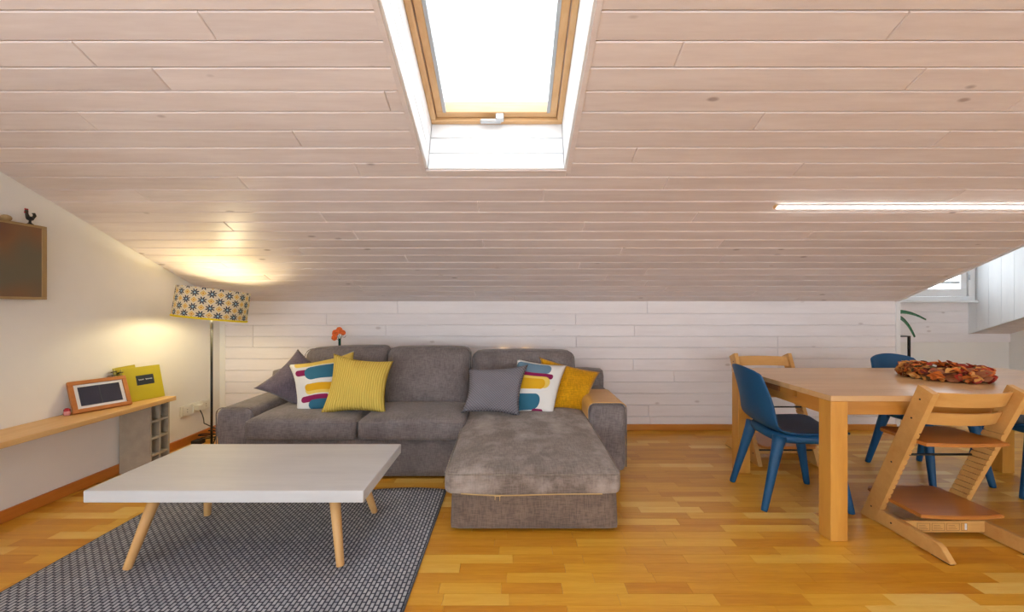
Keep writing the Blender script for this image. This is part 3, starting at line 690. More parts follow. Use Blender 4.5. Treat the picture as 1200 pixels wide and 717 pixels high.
def pillow(name, mat, tl, tr, br_, bl, th, label, seed, n_=26, pinch=0.13, back=0.5):
    TLp, TRp, BRp, BLp = P(*tl), P(*tr), P(*br_), P(*bl); c = (TLp+TRp+BRp+BLp)/4
    nrm = ((TRp-BLp).cross(TLp-BRp)).normalized()
    if nrm.y > 0: nrm = -nrm
    bm = bmesh.new(); uvl = bm.loops.layers.uv.new('UVMap'); rnd = random.Random(seed)
    ph = [rnd.uniform(0, 6.28) for _ in range(4)]
    def pos(i, j, side):
        u, v_ = 2*i/n_-1, 2*j/n_-1
        uu = u*(1-pinch*(1-v_*v_)); vv = v_*(1-pinch*(1-u*u)); s, t = (uu+1)/2, (vv+1)/2
        p = BLp*(1-s)*(1-t)+BRp*s*(1-t)+TRp*s*t+TLp*(1-s)*t
        e = max(0.0, (1-u*u)*(1-v_*v_)); k = e**0.42
        wr = 0.13*math.sin(5*u+3*v_+ph[0])*math.sin(4*v_-2*u+ph[1])+0.07*noise.noise(Vector((u*2.2+seed, v_*2.2, seed)))
        d = th*k*(1+wr*(1 if side > 0 else 0.4))*(1 if side > 0 else -back)
        return p+nrm*d
    grid = {}
    for side in (1, -1):
        for i in range(n_+1):
            for j in range(n_+1):
                edge = i in (0, n_) or j in (0, n_)
                if side == -1 and edge: grid[(-1, i, j)] = grid[(1, i, j)]
                else: grid[(side, i, j)] = bm.verts.new(pos(i, j, side))
        for i in range(n_):
            for j in range(n_):
                ids = ((i, j), (i+1, j), (i+1, j+1), (i, j+1)) if side == 1 else ((i, j), (i, j+1), (i+1, j+1), (i+1, j))
                f = bm.faces.new([grid[(side,)+q] for q in ids])
                for lp, q in zip(f.loops, ids): lp[uvl].uv = (q[0]/n_, q[1]/n_)
    bmesh.ops.recalc_face_normals(bm, faces=bm.faces)
    press(bm, SOFA_BVH)
    bm.normal_update()
    o = tag(mk(name, bm, mat, None, True), label, 'cushion', 'scatter cushions on the sofa')
    return o
pillow('scatter_cushion', 'plum', (349, 409, 3.40), (402, 446, 3.35), (358, 484, 3.27), (297, 455, 3.24), 0.07, 'plain plum-grey cushion tipped on its corner against the sofa arm', 1)
pillow('scatter_cushion', 'blob_a', (338, 427, 3.25), (415, 411, 3.33), (424, 487, 3.10), (347, 487, 3.10), 0.10, 'white cushion with coloured brush shapes behind the ribbed yellow cushion', 2)
pillow('scatter_cushion', 'knit_yellow', (391, 414, 3.14), (461, 423, 3.20), (452, 484, 3.02), (375, 486, 3.00), 0.10, 'ribbed pale yellow cushion in front of a patterned white one', 3)
pillow('scatter_cushion', 'mustard', (632, 418, 3.44), (703, 436, 3.38), (686, 482, 3.23), (640, 482, 3.26), 0.055, 'plain mustard cushion by the wooden armrest tray', 4, pinch=0.09)
pillow('scatter_cushion', 'blob_b', (606, 420, 3.31), (664, 428, 3.33), (648, 487, 3.14), (596, 487, 3.14), 0.07, 'white cushion with coloured shapes leaning between grey and mustard cushions', 5, pinch=0.08)
pillow('scatter_cushion', 'knit_grey', (549, 432, 3.19), (619, 427, 3.19), (609, 488, 3.03), (540, 484, 3.03), 0.095, 'dark grey waffle knit cushion on the chaise', 6)

# ================================================================== COFFEE TABLE + RUG
ZT = 0.378
rx0, rx1, ry0, ry1 = -2.085, -0.418, 0.35, 2.70
bm = bmesh.new(); nx, ny = 60, 60; g = [[None]*(ny+1) for _ in range(nx+1)]
def rugz(x, y):
    e = max(0, (y-2.45)/0.25); return 0.007+0.010*e*e*max(0, math.sin((x+0.95)*5.0))*(1 if x > -1.0 else 0.3)
top, bot = [], []
for i in range(nx+1):
    for j in range(ny+1):
        x = rx0+(rx1-rx0)*i/nx; y = ry0+(ry1-ry0)*j/ny
        if j == ny: y += 0.02*max(0, math.sin((x+0.95)*5.0))
        top.append(bm.verts.new((x, y, rugz(x, y)))); bot.append(bm.verts.new((x, y, rugz(x, y)-0.006)))
I = lambda i, j: i*(ny+1)+j
for i in range(nx):
    for j in range(ny):
        bm.faces.new((top[I(i, j)], top[I(i+1, j)], top[I(i+1, j+1)], top[I(i, j+1)])); bm.faces.new((bot[I(i, j+1)], bot[I(i+1, j+1)], bot[I(i+1, j)], bot[I(i, j)]))
for i in range(nx):
    for j in (0, ny): bm.faces.new((top[I(i, j)], top[I(i+1, j)], bot[I(i+1, j)], bot[I(i, j)]))
for j in range(ny):
    for i in (0, nx): bm.faces.new((top[I(i, j)], top[I(i, j+1)], bot[I(i, j+1)], bot[I(i, j)]))
bmesh.ops.recalc_face_normals(bm, faces=bm.faces)
rug = tag(mk('woven_rug', bm, 'rug', None, True), 'grey and black basket-weave rug under the coffee table', 'rug')
for xe in (rx0, rx1):
    bm = bmesh.new(); tube(bm, [(xe, ry0+(ry1-ry0)*k/30, rugz(xe, ry0+(ry1-ry0)*k/30)-0.003) for k in range(31)], 0.0045, 6)
    mk('binding', bm, 'rug_edge', rug, True)
ct = thing('coffee_table', 'low pale grey coffee table with four splayed round oak legs', 'table', (-1.25, 2.15, 0.006))
tx0, tx1, ty0, ty1 = wx(97, 1.84), wx(425.8, 1.84), 1.84, 2.466
bm = bmesh.new(); box(bm, tx0, tx1, ty0, ty1, ZT-0.052, ZT, 0.003, 1)
mk('table_top', bm, 'table_white', ct)
for (fx, fy, dx, dy) in ((-1.709, 1.893, 0.062, 0.10), (-0.770, 1.915, -0.072, 0.10), (-1.703, 2.385, 0.06, -0.07), (-0.778, 2.418, -0.07, -0.09)):
    bm = bmesh.new(); a_ = Vector((fx, fy, 0.007)); b_ = Vector((fx+dx, fy+dy, ZT-0.05))
    tube(bm, [a_, a_.lerp(b_, 0.02), a_.lerp(b_, 0.5), b_], [0.0155, 0.0175, 0.022, 0.026], 18); mk('leg', bm, 'beech_z', ct, True)
bm = bmesh.new(); box(bm, tx0+0.12, tx1-0.12, ty0+0.1, ty1-0.1, ZT-0.075, ZT-0.05); mk('underframe', bm, 'table_white', ct)

# ================================================================== FLOOR LAMP
LX, LY = wx(248, 3.28), 3.28
lamp = thing('floor_lamp', 'floor lamp with star-patterned drum shade in the corner', 'lamp', (LX, LY, 0))
bm = bmesh.new(); lathe(bm, [(0.13, 0.0), (0.135, 0.008), (0.13, 0.018), (0.03, 0.026), (0.012, 0.04)], LX, LY, 32); mk('base', bm, 'black', lamp, True)
bm = bmesh.new(); tube(bm, [(LX, LY, 0.02), (LX, LY, 1.03)], 0.0085, 12); mk('pole', bm, 'black', lamp, True)
bm = bmesh.new(); tube(bm, [(LX, LY, 1.0), (LX, LY, 1.125)], 0.012, 12); mk('socket', bm, 'steel', lamp, True)
SR, SH, SZ = 0.240, 0.222, 1.190
rot = Matrix.Translation((LX+0.008, LY, SZ)) @ Matrix.Rotation(math.radians(6.0), 4, 'Y') @ Matrix.Rotation(math.radians(-4.0), 4, 'X')
def shade_bm(r, z0, z1, seg=84):
    bm = bmesh.new(); uvl = bm.loops.layers.uv.new('UVMap')
    vs0 = [bm.verts.new(rot @ Vector((r*math.cos(k*2*math.pi/seg), r*math.sin(k*2*math.pi/seg), z0))) for k in range(seg)]
    vs1 = [bm.verts.new(rot @ Vector((r*math.cos(k*2*math.pi/seg), r*math.sin(k*2*math.pi/seg), z1))) for k in range(seg)]
    for k in range(seg):
        f = bm.faces.new((vs0[k], vs0[(k+1) % seg], vs1[(k+1) % seg], vs1[k]))
        for lp, q in zip(f.loops, ((k/seg, 0), ((k+1)/seg, 0), ((k+1)/seg, 1), (k/seg, 1))): lp[uvl].uv = q
    return bm
shd = mk('lamp_shade', shade_bm(SR, -SH/2, SH/2), 'shade', lamp, True)
mk('lining', shade_bm(SR-0.003, -SH/2, SH/2), 'lining', shd, True)
bm = bmesh.new(); loop_tube(bm, [rot @ Vector((SR*math.cos(k*math.pi/36), SR*math.sin(k*math.pi/36), -SH/2)) for k in range(72)], 0.007, 8); mk('rim', bm, 'lining', shd, True)
bm = bmesh.new()
for k in range(3):
    a_ = k*2*math.pi/3+0.4; tube(bm, [rot @ Vector((0.012*math.cos(a_), 0.012*math.sin(a_), -0.06)), rot @ Vector((SR*math.cos(a_), SR*math.sin(a_), -SH/2+0.01))], 0.0025, 6)
mk('spider', bm, 'steel', lamp, True)
bm = bmesh.new(); ball(bm, (LX+0.004, LY, 1.148), 0.026, (1, 1, 1.2)); mk('bulb', bm, 'bulb', lamp, True)
ld = bpy.data.lights.new('lamp_glow', 'POINT'); ld.energy = LAMP_POWER; ld.color = (1.0, 0.85, 0.52); ld.shadow_soft_size = 0.05
lo = bpy.data.objects.new('lamp_glow', ld); COL.objects.link(lo); lo.parent = lamp; lo.location = (0.004, 0, 1.148)

# ================================================================== LEFT WALL THINGS
sx = XL+0.272
sh_ = mk('wall_shelf', bx(XL, sx, 0.9, 3.165, 0.478, 0.508, 0.002, 1), 'shelf'); tag(sh_, 'long low pine shelf board along the white wall', 'shelf')
# hollow concrete block that carries its end
bm = bmesh.new(); bx0, bx1, by0, by1, bz1 = XL+0.014, XL+0.23, 2.985, 3.155, 0.478
nr, ncol = 4, 2; pz = bz1/nr; wl = 0.014
box(bm, bx0, bx1, by0, by0+wl, 0, bz1); box(bm, bx0, bx1, by1-wl, by1, 0, bz1); my = (by0+by1)/2; box(bm, bx0, bx1, my-wl/2, my+wl/2, 0, bz1)
for k in range(nr+1):
    z0 = max(0, k*pz-wl/2); z1 = min(bz1, k*pz+wl/2)
    box(bm, bx0, bx1, by0+wl, my-wl/2, z0, z1); box(bm, bx0, bx1, my+wl/2, by1-wl, z0, z1)
box(bm, bx0, bx0+0.10, by0+wl, by1-wl, 0.008, bz1-0.008)
tag(mk('hollow_block', bm, 'clay'), 'grey hollow concrete block with square holes holding up the shelf', 'block')
# picture frame leaning on the shelf
def leaning(p0, p1, tilt, loc_z):
    """matrix: local x along p0->p1, local z up the leaning face, local -y towards the room"""
    p0, p1 = Vector(p0), Vector(p1); ex = (p1-p0).normalized(); out = ex.cross(Vector((0, 0, 1)))
    if out.x < 0: out = -out
    ez = (Vector((0, 0, 1))*math.cos(tilt)-out*math.sin(tilt)).normalized(); ey = ez.cross(ex)
    m = Matrix((ex, ey, ez)).transposed().to_4x4(); m.translation = Vector((p0.x, p0.y, loc_z)); return m, (p1-p0).length
def addm(name, bm, M, mat, parent, smooth=False):
    bmesh.ops.transform(bm, matrix=M, verts=bm.verts); return mk(name, bm, mat, parent, smooth)
ya_ = 2.61; p0 = (wx(86, ya_), ya_); yb_ = 2.885; p1 = (wx(154.7, yb_), yb_)
M, L = leaning((p0[0], p0[1], 0), (p1[0], p1[1], 0), math.radians(24), 0.512); hgt = 0.205
fr = thing('photo_frame', 'wooden photo frame with a dark picture leaning on the shelf', 'frame', (p0[0], p0[1], 0.508))
sg = -1  # room side is -y of M when ey points to the wall
ey = (M.to_3x3() @ Vector((0, 1, 0))); front = -1 if ey.x < 0 else 1
def fy(a_, b_): return (min(front*a_, front*b_), max(front*a_, front*b_))
w_ = 0.024
for (x0, x1, z0, z1) in ((0, L, 0, w_), (0, L, hgt-w_, hgt), (0, w_, w_, hgt-w_), (L-w_, L, w_, hgt-w_)):
    y0, y1 = fy(-0.012, 0.010); addm('frame_bar', bx(x0, x1, y0, y1, z0, z1, 0.002, 1), M, 'frame_wood', fr)
y0, y1 = fy(-0.008, 0.002); addm('mat_board', bx(w_-0.002, L-w_+0.002, y0, y1, w_-0.002, hgt-w_+0.002), M, 'mat_board', fr)
y0, y1 = fy(0.0, 0.004)
ph_ = addm('photo', bx(w_+0.019, L-w_-0.019, y0, y1, w_+0.017, hgt-w_-0.017), M, 'photo_dark', fr)
y0, y1 = fy(0.003, 0.0045); addm('centre_fold', bx(L/2-0.004, L/2+0.002, y0, y1, w_+0.017, hgt-w_-0.017), M, 'label_dark', ph_)
y0, y1 = fy(-0.06, -0.010); addm('back_support', bx(L/2-0.02, L/2+0.02, y0, y1, 0.025, 0.075, 0.002, 1), M, 'frame_wood', fr)
# two spiral notebooks
def notebook(p0, p1, tilt, h, t, label, writing):
    M, L = leaning((p0[0], p0[1], 0), (p1[0], p1[1], 0), tilt, 0.5095)
    nb = thing('spiral_notebook', label, 'notebook', (p0[0], p0[1], 0.508), 'spiral notebooks on the shelf')
    ey = (M.to_3x3() @ Vector((0, 1, 0))); fs = -1 if ey.x < 0 else 1
    def fy(a_, b_): return (min(fs*a_, fs*b_), max(fs*a_, fs*b_))
    y0, y1 = fy(0, 0.003); addm('front_cover', bx(0, L, y0, y1, 0, h, 0.001, 1), M, 'yellow_cover', nb)
    y0, y1 = fy(-t, 0); addm('pages', bx(0.003, L-0.004, y0, y1, 0.002, h-0.003), M, 'yellow_paper', nb)
    y0, y1 = fy(-t-0.003, -t); addm('back_cover', bx(0, L, y0, y1, 0, h, 0.001, 1), M, 'yellow_cover', nb)
    bm = bmesh.new()
    for k in range(9):
        zc_ = h*0.10+k*h*0.10; loop_tube(bm, [(-0.002+0.014*math.cos(q*math.pi/5), fs*(-t/2)+(t/2+0.010)*math.sin(q*math.pi/5), zc_) for q in range(10)], 0.003, 6)
    addm('spiral_binding', bm, M, 'black', nb, True)
    if writing:
        y0, y1 = fy(0.002, 0.0042); lx0, lx1, lz0, lz1 = L*0.32, L*0.78, h*0.45, h*0.74
        lab = addm('title_label', bx(lx0, lx1, y0, y1, lz0, lz1, 0.0006, 1), M, 'label_dark', nb)
        bm = bmesh.new(); zz = (lz0+lz1)/2+0.003; yq = fs*0.0046
        for (a_, b_, fq, am) in ((0.12, 0.42, 1100, 0.0035), (0.52, 0.90, 1250, 0.0035)):
            pts = [(lx0+(lx1-lx0)*(a_+(b_-a_)*k/40), yq, zz+am*math.sin((lx1-lx0)*(b_-a_)*k/40*fq*0.9)*(1.6 if k < 6 else 1)) for k in range(41)]
            tube(bm, pts, 0.0009, 5)
        addm('handwriting', bm, M, 'ink_white', lab)
    return nb
notebook((XL+0.088, 2.93), (XL+0.066, 3.11), math.radians(12), 0.245, 0.012, 'yellow spiral notebook propped behind the one with the dark label', False)
notebook((XL+0.125, 2.92), (XL+0.190, 3.162), math.radians(14), 0.238, 0.014, 'yellow spiral notebook with a dark handwritten label on the pine shelf', True)
bm = bmesh.new(); cx_, cy_ = XL+0.05, 2.60; lathe(bm, [(0.013, 0.508), (0.016, 0.512), (0.017, 0.525), (0.015, 0.535)], cx_, cy_, 18)
t = thing('candle_glass', 'small red candle glass tucked beside the photo frame', 'candle', (cx_, cy_, 0.508)); mk('glass', bm, 'pink', t, True)
bm = bmesh.new(); ball(bm, (cx_, cy_, 0.540), 0.016, (1, 1, 0.8)); mk('wax', bm, 'red', t, True)
# sockets and the lamp cable
t = thing('wall_socket', 'white triple wall socket plate with a plug beside the floor lamp', 'socket', (XL, 3.72, 0.29))
mk('plate', bx(XL-0.002, XL+0.012, 3.545, 3.885, 0.245, 0.335, 0.004, 2), 'outlet', t)
for yq in (3.605, 3.715, 3.825):
    bm = bmesh.new(); box(bm, XL+0.010, XL+0.020, yq-0.042, yq+0.042, 0.252, 0.328, 0.006, 2); s_ = mk('outlet', bm, 'outlet', t)
    bm = bmesh.new()
    for dz in (-0.01, 0.01): box(bm, XL+0.018, XL+0.0215, yq-0.003, yq+0.003, 0.29+dz-0.003, 0.29+dz+0.003)
    mk('slot', bm, 'black', s_)
pl = thing('power_plug', 'white plug with a black cable in the wall socket', 'plug', (XL+0.02, 3.70, 0.29))
mk('body', bx(XL+0.019, XL+0.06, 3.685, 3.735, 0.268, 0.318, 0.008, 2), 'outlet', pl)
bm = bmesh.new(); tube(bm, [(XL+0.055, 3.70, 0.275), (XL+0.085, 3.685, 0.245), (XL+0.13, 3.64, 0.215), (XL+0.20, 3.55, 0.20), (LX-0.04, 3.42, 0.18), (LX-0.012, 3.31, 0.10), (LX-0.02, 3.30, 0.03), (LX-0.02, 3.31, 0.02)], 0.0045, 8); mk('cable', bm, 'black', pl, True)
cb = thing('power_adapter', 'black adapter and coiled cable on the floor by the skirting', 'adapter', (XL+0.12, 3.66, 0))
mk('body', bx(XL+0.05, XL+0.12, 3.60, 3.68, 0, 0.035, 0.006, 2), 'rubber', cb)
bm = bmesh.new(); tube(bm, [(XL+0.10+0.05*math.cos(k*0.5)*(1+0.03*k), 3.74+0.05*math.sin(k*0.5), 0.006+0.0022*k) for k in range(30)], 0.005, 7); mk('cable', bm, 'rubber', cb, True)
# wall box on the left wall with its ornaments
by1 = 2.47; bzt, bzb = 1.632, 1.212
wb = thing('wall_picture_box', 'shallow wooden picture box with soft brown image on the white wall', 'picture', (XL, 2.0, bzb))
X1 = XL+0.072
for (y0, y1, z0, z1) in ((1.55, by1, bzt-0.014, bzt), (1.55, by1, bzb, bzb+0.014), (by1-0.028, by1, bzb+0.014, bzt-0.014), (1.55, 1.578, bzb+0.014, bzt-0.014)):
    mk('frame_bar', bx(XL-0.001, X1, y0, y1, z0, z1, 0.002, 1), 'box_wood', wb)
mk('picture', bx(XL-0.001, X1-0.002, 1.578, by1-0.028, bzb+0.014, bzt-0.014), 'brown_blur', wb)
rX, rY = XL+0.045, 2.405
ro = thing('rooster_figurine', 'tiny black rooster figurine with a red comb on the wall box', 'figurine', (rX, rY, bzt))
bm = bmesh.new(); lathe(bm, [(0.014, bzt), (0.016, bzt+0.004), (0.006, bzt+0.012), (0.005, bzt+0.026)], rX, rY, 14); mk('stand', bm, 'black', ro, True)
bm = bmesh.new(); ball(bm, (rX, rY, bzt+0.036), 0.015, (0.7, 1.35, 0.85)); tube(bm, [(rX, rY-0.010, bzt+0.040), (rX, rY-0.016, bzt+0.058), (rX, rY-0.017, bzt+0.072)], [0.010, 0.007, 0.007], 10); ball(bm, (rX, rY-0.018, bzt+0.074), 0.0085); mk('body', bm, 'black', ro, True)
bm = bmesh.new(); tube(bm, [(rX, rY+0.014, bzt+0.038), (rX, rY+0.024, bzt+0.056), (rX, rY+0.020, bzt+0.068), (rX, rY+0.011, bzt+0.066)], [0.006, 0.008, 0.006, 0.003], 8); mk('tail', bm, 'black', ro, True)
bm = bmesh.new()
for k in range(3): ball(bm, (rX, rY-0.024+0.006*k, bzt+0.084), 0.0042, (0.6, 1, 1.2), 8, 6)
ball(bm, (rX, rY-0.026, bzt+0.066), 0.004, (0.6, 0.8, 1.4), 8, 6); mk('comb', bm, 'red', ro, True)
bm = bmesh.new(); lathe(bm, [(0.014, bzt), (0.022, bzt+0.008), (0.024, bzt+0.018), (0.018, bzt+0.028), (0.008, bzt+0.033)], XL+0.045, 2.29, 18)
tag(mk('small_pot', bm, 'box_wood', None, True), 'small squat brown pot on the wall box beside the rooster', 'pot')

# ================================================================== BEHIND THE SOFA
fx, fy_ = wx(398, 3.74), 3.74
fl = thing('flower_bottle', 'small dark bottle of orange flowers behind the sofa back', 'vase', (fx, fy_, 0.63))
bm = bmesh.new(); lathe(bm, [(0.030, 0.629), (0.032, 0.64), (0.032, 0.74), (0.013, 0.79), (0.011, 0.82), (0.011, 0.885), (0.014, 0.89)], fx, fy_, 18); mk('bottle', bm, 'bottle', fl, True)
for (dx, dy, z, r) in ((-0.036, 0.0, 0.938, 0.030), (0.002, -0.01, 0.962, 0.030), (-0.042, -0.008, 0.898, 0.026), (0.026, 0.01, 0.940, 0.024)):
    bm = bmesh.new(); tube(bm, [(fx, fy_, 0.86), (fx+dx*0.4, fy_+dy*0.5, (0.87+z)/2), (fx+dx, fy_+dy, z-0.01)], 0.0022, 6); mk('stem', bm, 'leaf_green', fl, True)
    bm = bmesh.new()
    for k in range(9):
        a_ = k*2*math.pi/9; ball(bm, (fx+dx+r*0.62*math.cos(a_), fy_+dy-0.004*(k % 2), z+r*0.62*math.sin(a_)), r*0.42, (1, 0.6, 1), 8, 5)
    ball(bm, (fx+dx, fy_+dy-0.006, z), r*0.5, (1, 0.8, 1), 8, 6); mk('blossom', bm, 'orange_flower', fl, True)
bm = bmesh.new(); tube(bm, [(fx, fy_, 0.875), (fx+0.02, fy_, 0.905), (fx+0.045, fy_, 0.90), (fx+0.055, fy_, 0.915)], 0.002, 6); mk('twig', bm, 'twig', fl, True)
fa = thing('fairy_light_string', 'warm fairy lights glowing on the wall behind the chaise cushion', 'light', (0.0, YW, 0.74))
bm = bmesh.new(); tube(bm, [(-0.32+0.05*k, YW-0.006-0.004*(k % 2), 0.735+0.012*math.cos(k*0.9)) for k in range(14)], 0.002, 6); mk('wire', bm, 'black', fa, True)
for u in (590, 617):
    bm = bmesh.new(); ball(bm, (wx(u, YW), YW-0.012, 0.748), 0.007, (1, 1, 1.4), 8, 6); mk('bulb', bm, 'fairy', fa, True)

# ================================================================== DINING TABLE
DX0, DX1, DY0, DY1, DZ = 1.588, 3.535, 2.125, 3.085, 0.728
dt = thing('dining_table', 'solid oak dining table with thick square corner legs', 'table', ((DX0+DX1)/2, (DY0+DY1)/2, 0))
npl = 6
for k in range(npl):
    y0 = DY0+(DY1-DY0)*k/npl; y1 = DY0+(DY1-DY0)*(k+1)/npl
    mk('top_board', bx(DX0, DX1, y0+0.0002, y1-0.0002, DZ-0.028, DZ, 0.0012, 1), 'oak_top', dt)
LW = 0.088
for (x0, y0) in ((DX0, DY0), (DX1-LW, DY0), (DX0, DY1-LW), (DX1-LW, DY1-LW)):
    mk('leg', bx(x0+0.002, x0+LW, y0+0.002, y0+LW, 0, DZ-0.028, 0.003, 1), 'oak_z', dt)
for y0 in (DY0+0.042, DY1-0.072): mk('apron', bx(DX0+LW, DX1-LW, y0, y0+0.03, DZ-0.105, DZ-0.028, 0.002, 1), 'oak', dt)
bm = bmesh.new(); ya_, yb_, za_, zb_ = DY0+LW, DY1-LW, DZ-0.105, DZ-0.028
prism(bm, [(ya_, za_), (yb_, za_), (yb_, zb_), (DY0+0.302, zb_), (DY0+0.302, DZ-0.068), (DY0+0.270, DZ-0.068), (DY0+0.270, zb_), (ya_, zb_)], 'x', DX0+0.010, DX0+0.040); mk('apron', bm, 'oak_y', dt)
mk('apron', bx(DX1-0.040, DX1-0.010, ya_, yb_, za_, zb_, 0.002, 1), 'oak_y', dt)
mk('leaf_rail', bx(DX0+0.004, DX0+0.012, DY0+0.42, DY1-0.12, DZ-0.062, DZ-0.030, 0.002, 1), 'oak_end', dt)

# ---- autumn wreath on the table
WXc, WYc, WR = 2.675, 2.645, 0.165
wr = thing('autumn_wreath', 'dried autumn leaf wreath in orange and rust lying on the dining table', 'wreath', (WXc, WYc, DZ))
bm = bmesh.new(); loop_tube(bm, [(WXc+WR*math.cos(k*math.pi/20), WYc+WR*math.sin(k*math.pi/20), DZ+0.025) for k in range(40)], 0.026, 10); mk('straw_ring', bm, 'twig', wr, True)
def leaf_mesh(l, w2, cup):
    bm = bmesh.new(); prof = [(0, 0.08), (0.2, 0.75), (0.45, 1.0), (0.7, 0.7), (0.9, 0.28), (1.0, 0.02)]; rows_ = []
    for (t_, q) in prof: rows_.append([bm.verts.new((s*w2*q, l*t_, cup*abs(s)*q*w2*1.2+0.25*l*t_*t_*0.5)) for s in (-1, 0, 1)])
    for a_, b_ in zip(rows_, rows_[1:]):
        for k in range(2): bm.faces.new((a_[k], a_[k+1], b_[k+1], b_[k]))
    ext = bmesh.ops.extrude_face_region(bm, geom=list(bm.faces)); bmesh.ops.translate(bm, verts=[q for q in ext['geom'] if isinstance(q, bmesh.types.BMVert)], vec=(0, 0, 0.0012))
    bmesh.ops.recalc_face_normals(bm, faces=bm.faces)
    me = bpy.data.meshes.new('leaf'); bm.to_mesh(me); bm.free(); return me
lm = []
for i in range(6):
    for (l, w2) in ((0.054, 0.022), (0.042, 0.018)):
        me = leaf_mesh(l, w2, 0.5); me.materials.append(MAT['fall%d' % i]); lm.append((i, me))
for k in range(290):
    a_ = random.uniform(0, 2*math.pi); ph = random.uniform(-0.6, 2.1); rr_ = 0.028
    c = Vector((WXc+(WR+rr_*math.cos(ph))*math.cos(a_), WYc+(WR+rr_*math.cos(ph))*math.sin(a_), DZ+0.030+rr_*math.sin(ph)))
    red = 0.5+0.5*math.cos(a_)     # the right-hand side is redder, the left paler
    choice = random.choices(range(6), (3, 3.5*red+0.5, 3.2*(1-red)+0.6, 2*red+0.3, 1.5, 0.8))[0]
    me = random.choice([m for i, m in lm if i == choice])
    o = bpy.data.objects.new('leaf', me); COL.objects.link(o); o.parent = wr
    nrm = Vector((math.cos(ph)*math.cos(a_), math.cos(ph)*math.sin(a_), math.sin(ph)))
    tan = Vector((-math.sin(a_), math.cos(a_), 0)); d = (tan*random.choice((1, 1, -1))+nrm*random.uniform(0.10, 0.45)+Vector((random.uniform(-.6, .6), random.uniform(-.6, .6), random.uniform(-.1, .25)))).normalized()
    if c.z+d.z*0.06 < DZ+0.006: d.z = abs(d.z)*0.3+0.05; d.normalize()
    s = d.cross(nrm).normalized(); n2 = s.cross(d).normalized()
    M4 = Matrix((s, d, n2)).transposed().to_4x4(); low = min((M4 @ q.co).z for q in me.vertices)+c.z-DZ; c.z += max(0.0, -0.0012-low); M4.translation = c-wr.location; o.matrix_local = M4
for (a_, r) in ((-0.9, 0.020), (-0.75, 0.015)):
    bm = bmesh.new(); ball(bm, (WXc+(WR+0.01)*math.cos(a_), WYc+(WR+0.01)*math.sin(a_), DZ+0.062), r, (1.2, 1, 0.8)); mk('gourd', bm, 'fall2', wr, True)

# ================================================================== BLUE SHELL CHAIRS (local: +y is the front)
def make_shell_chair(label):
    t = thing('shell_chair', label, 'chair', (0, 0, 0), 'petrol blue shell chairs around the table')
    prof = [(0.245, 0.418, 0.170), (0.238, 0.433, 0.196), (0.20, 0.441, 0.212), (0.12, 0.436, 0.222), (0.02, 0.430, 0.226), (-0.08, 0.428, 0.226), (-0.15, 0.440, 0.224), (-0.195, 0.475, 0.221),
            (-0.222, 0.53, 0.216), (-0.243, 0.60, 0.208), (-0.262, 0.67, 0.198), (-0.280, 0.735, 0.186), (-0.290, 0.778, 0.180), (-0.297, 0.802, 0.164), (-0.300, 0.812, 0.138)]
    bm = bmesh.new(); NU = 14; g = []
    for i, (y, z, hw) in enumerate(prof):
        bk = max(0, min(1, (z-0.44)/0.12)); r = []
        for k in range(NU+1):
            s = 2*k/NU-1; e = abs(s)**2.2
            r.append(bm.verts.new((s*hw, y+bk*0.055*e*(1-0.3*max(0, (z-0.7)/0.1)), z+(1-bk)*0.018*e+bk*0.0-(0.02*e if i >= 13 else 0))))
        g.append(r)
    for a_, b_ in zip(g, g[1:]):
        for k in range(NU): bm.faces.new((a_[k], a_[k+1], b_[k+1], b_[k]))
    bmesh.ops.recalc_face_normals(bm, faces=bm.faces)
    o = mk('seat_shell', bm, 'blue', t, True)
    so = o.modifiers.new('thick', 'SOLIDIFY'); so.thickness = 0.013; so.offset = 0
    ss = o.modifiers.new('smooth', 'SUBSURF'); ss.levels = 1; ss.render_levels = 1
    # moulded under-frame: a ring below the seat from which the legs grow
    bm = bmesh.new(); ringp = []
    for k in range(40):
        a_ = k*math.pi/20; c_, s_ = math.cos(a_), math.sin(a_)
        ringp.append((0.180*math.copysign(abs(c_)**0.55, c_), 0.008+0.158*math.copysign(abs(s_)**0.55, s_), 0.410))
    loop_tube(bm, ringp, 0.028, 10); mk('underframe', bm, 'blue', t, True)
    for (sx_, sy_, fx_, fy2) in ((-1, 1, 0.205, 0.232), (1, 1, 0.205, 0.232), (-1, -1, 0.205, -0.245), (1, -1, 0.205, -0.245)):
        bm = bmesh.new(); a_ = Vector((sx_*0.162, sy_*0.142+0.006, 0.418)); b_ = Vector((sx_*fx_, fy2, 0.0))
        tube(bm, [a_, a_.lerp(b_, 0.12), a_.lerp(b_, 0.5), a_.lerp(b_, 0.97), b_], [0.037, 0.032, 0.0245, 0.018, 0.016], 14); mk('leg', bm, 'blue', t, True)
    return t
c1 = make_shell_chair('petrol blue shell chair at the table end, its back towards the sofa')
c1.location = (1.705, 2.635, 0); c1.rotation_euler.z = math.radians(-90-4)
c2 = copy_tree(c1); c2['label'] = 'petrol blue shell chair behind the table, between table and alcove'; c2.location = (2.90, 2.985, 0); c2.rotation_euler.z = math.radians(180+3)
c3 = copy_tree(c1); c3['label'] = 'petrol blue shell chair at the table end, facing towards the sofa'; c3.location = (3.38, 2.75, 0); c3.rotation_euler.z = math.radians(78)

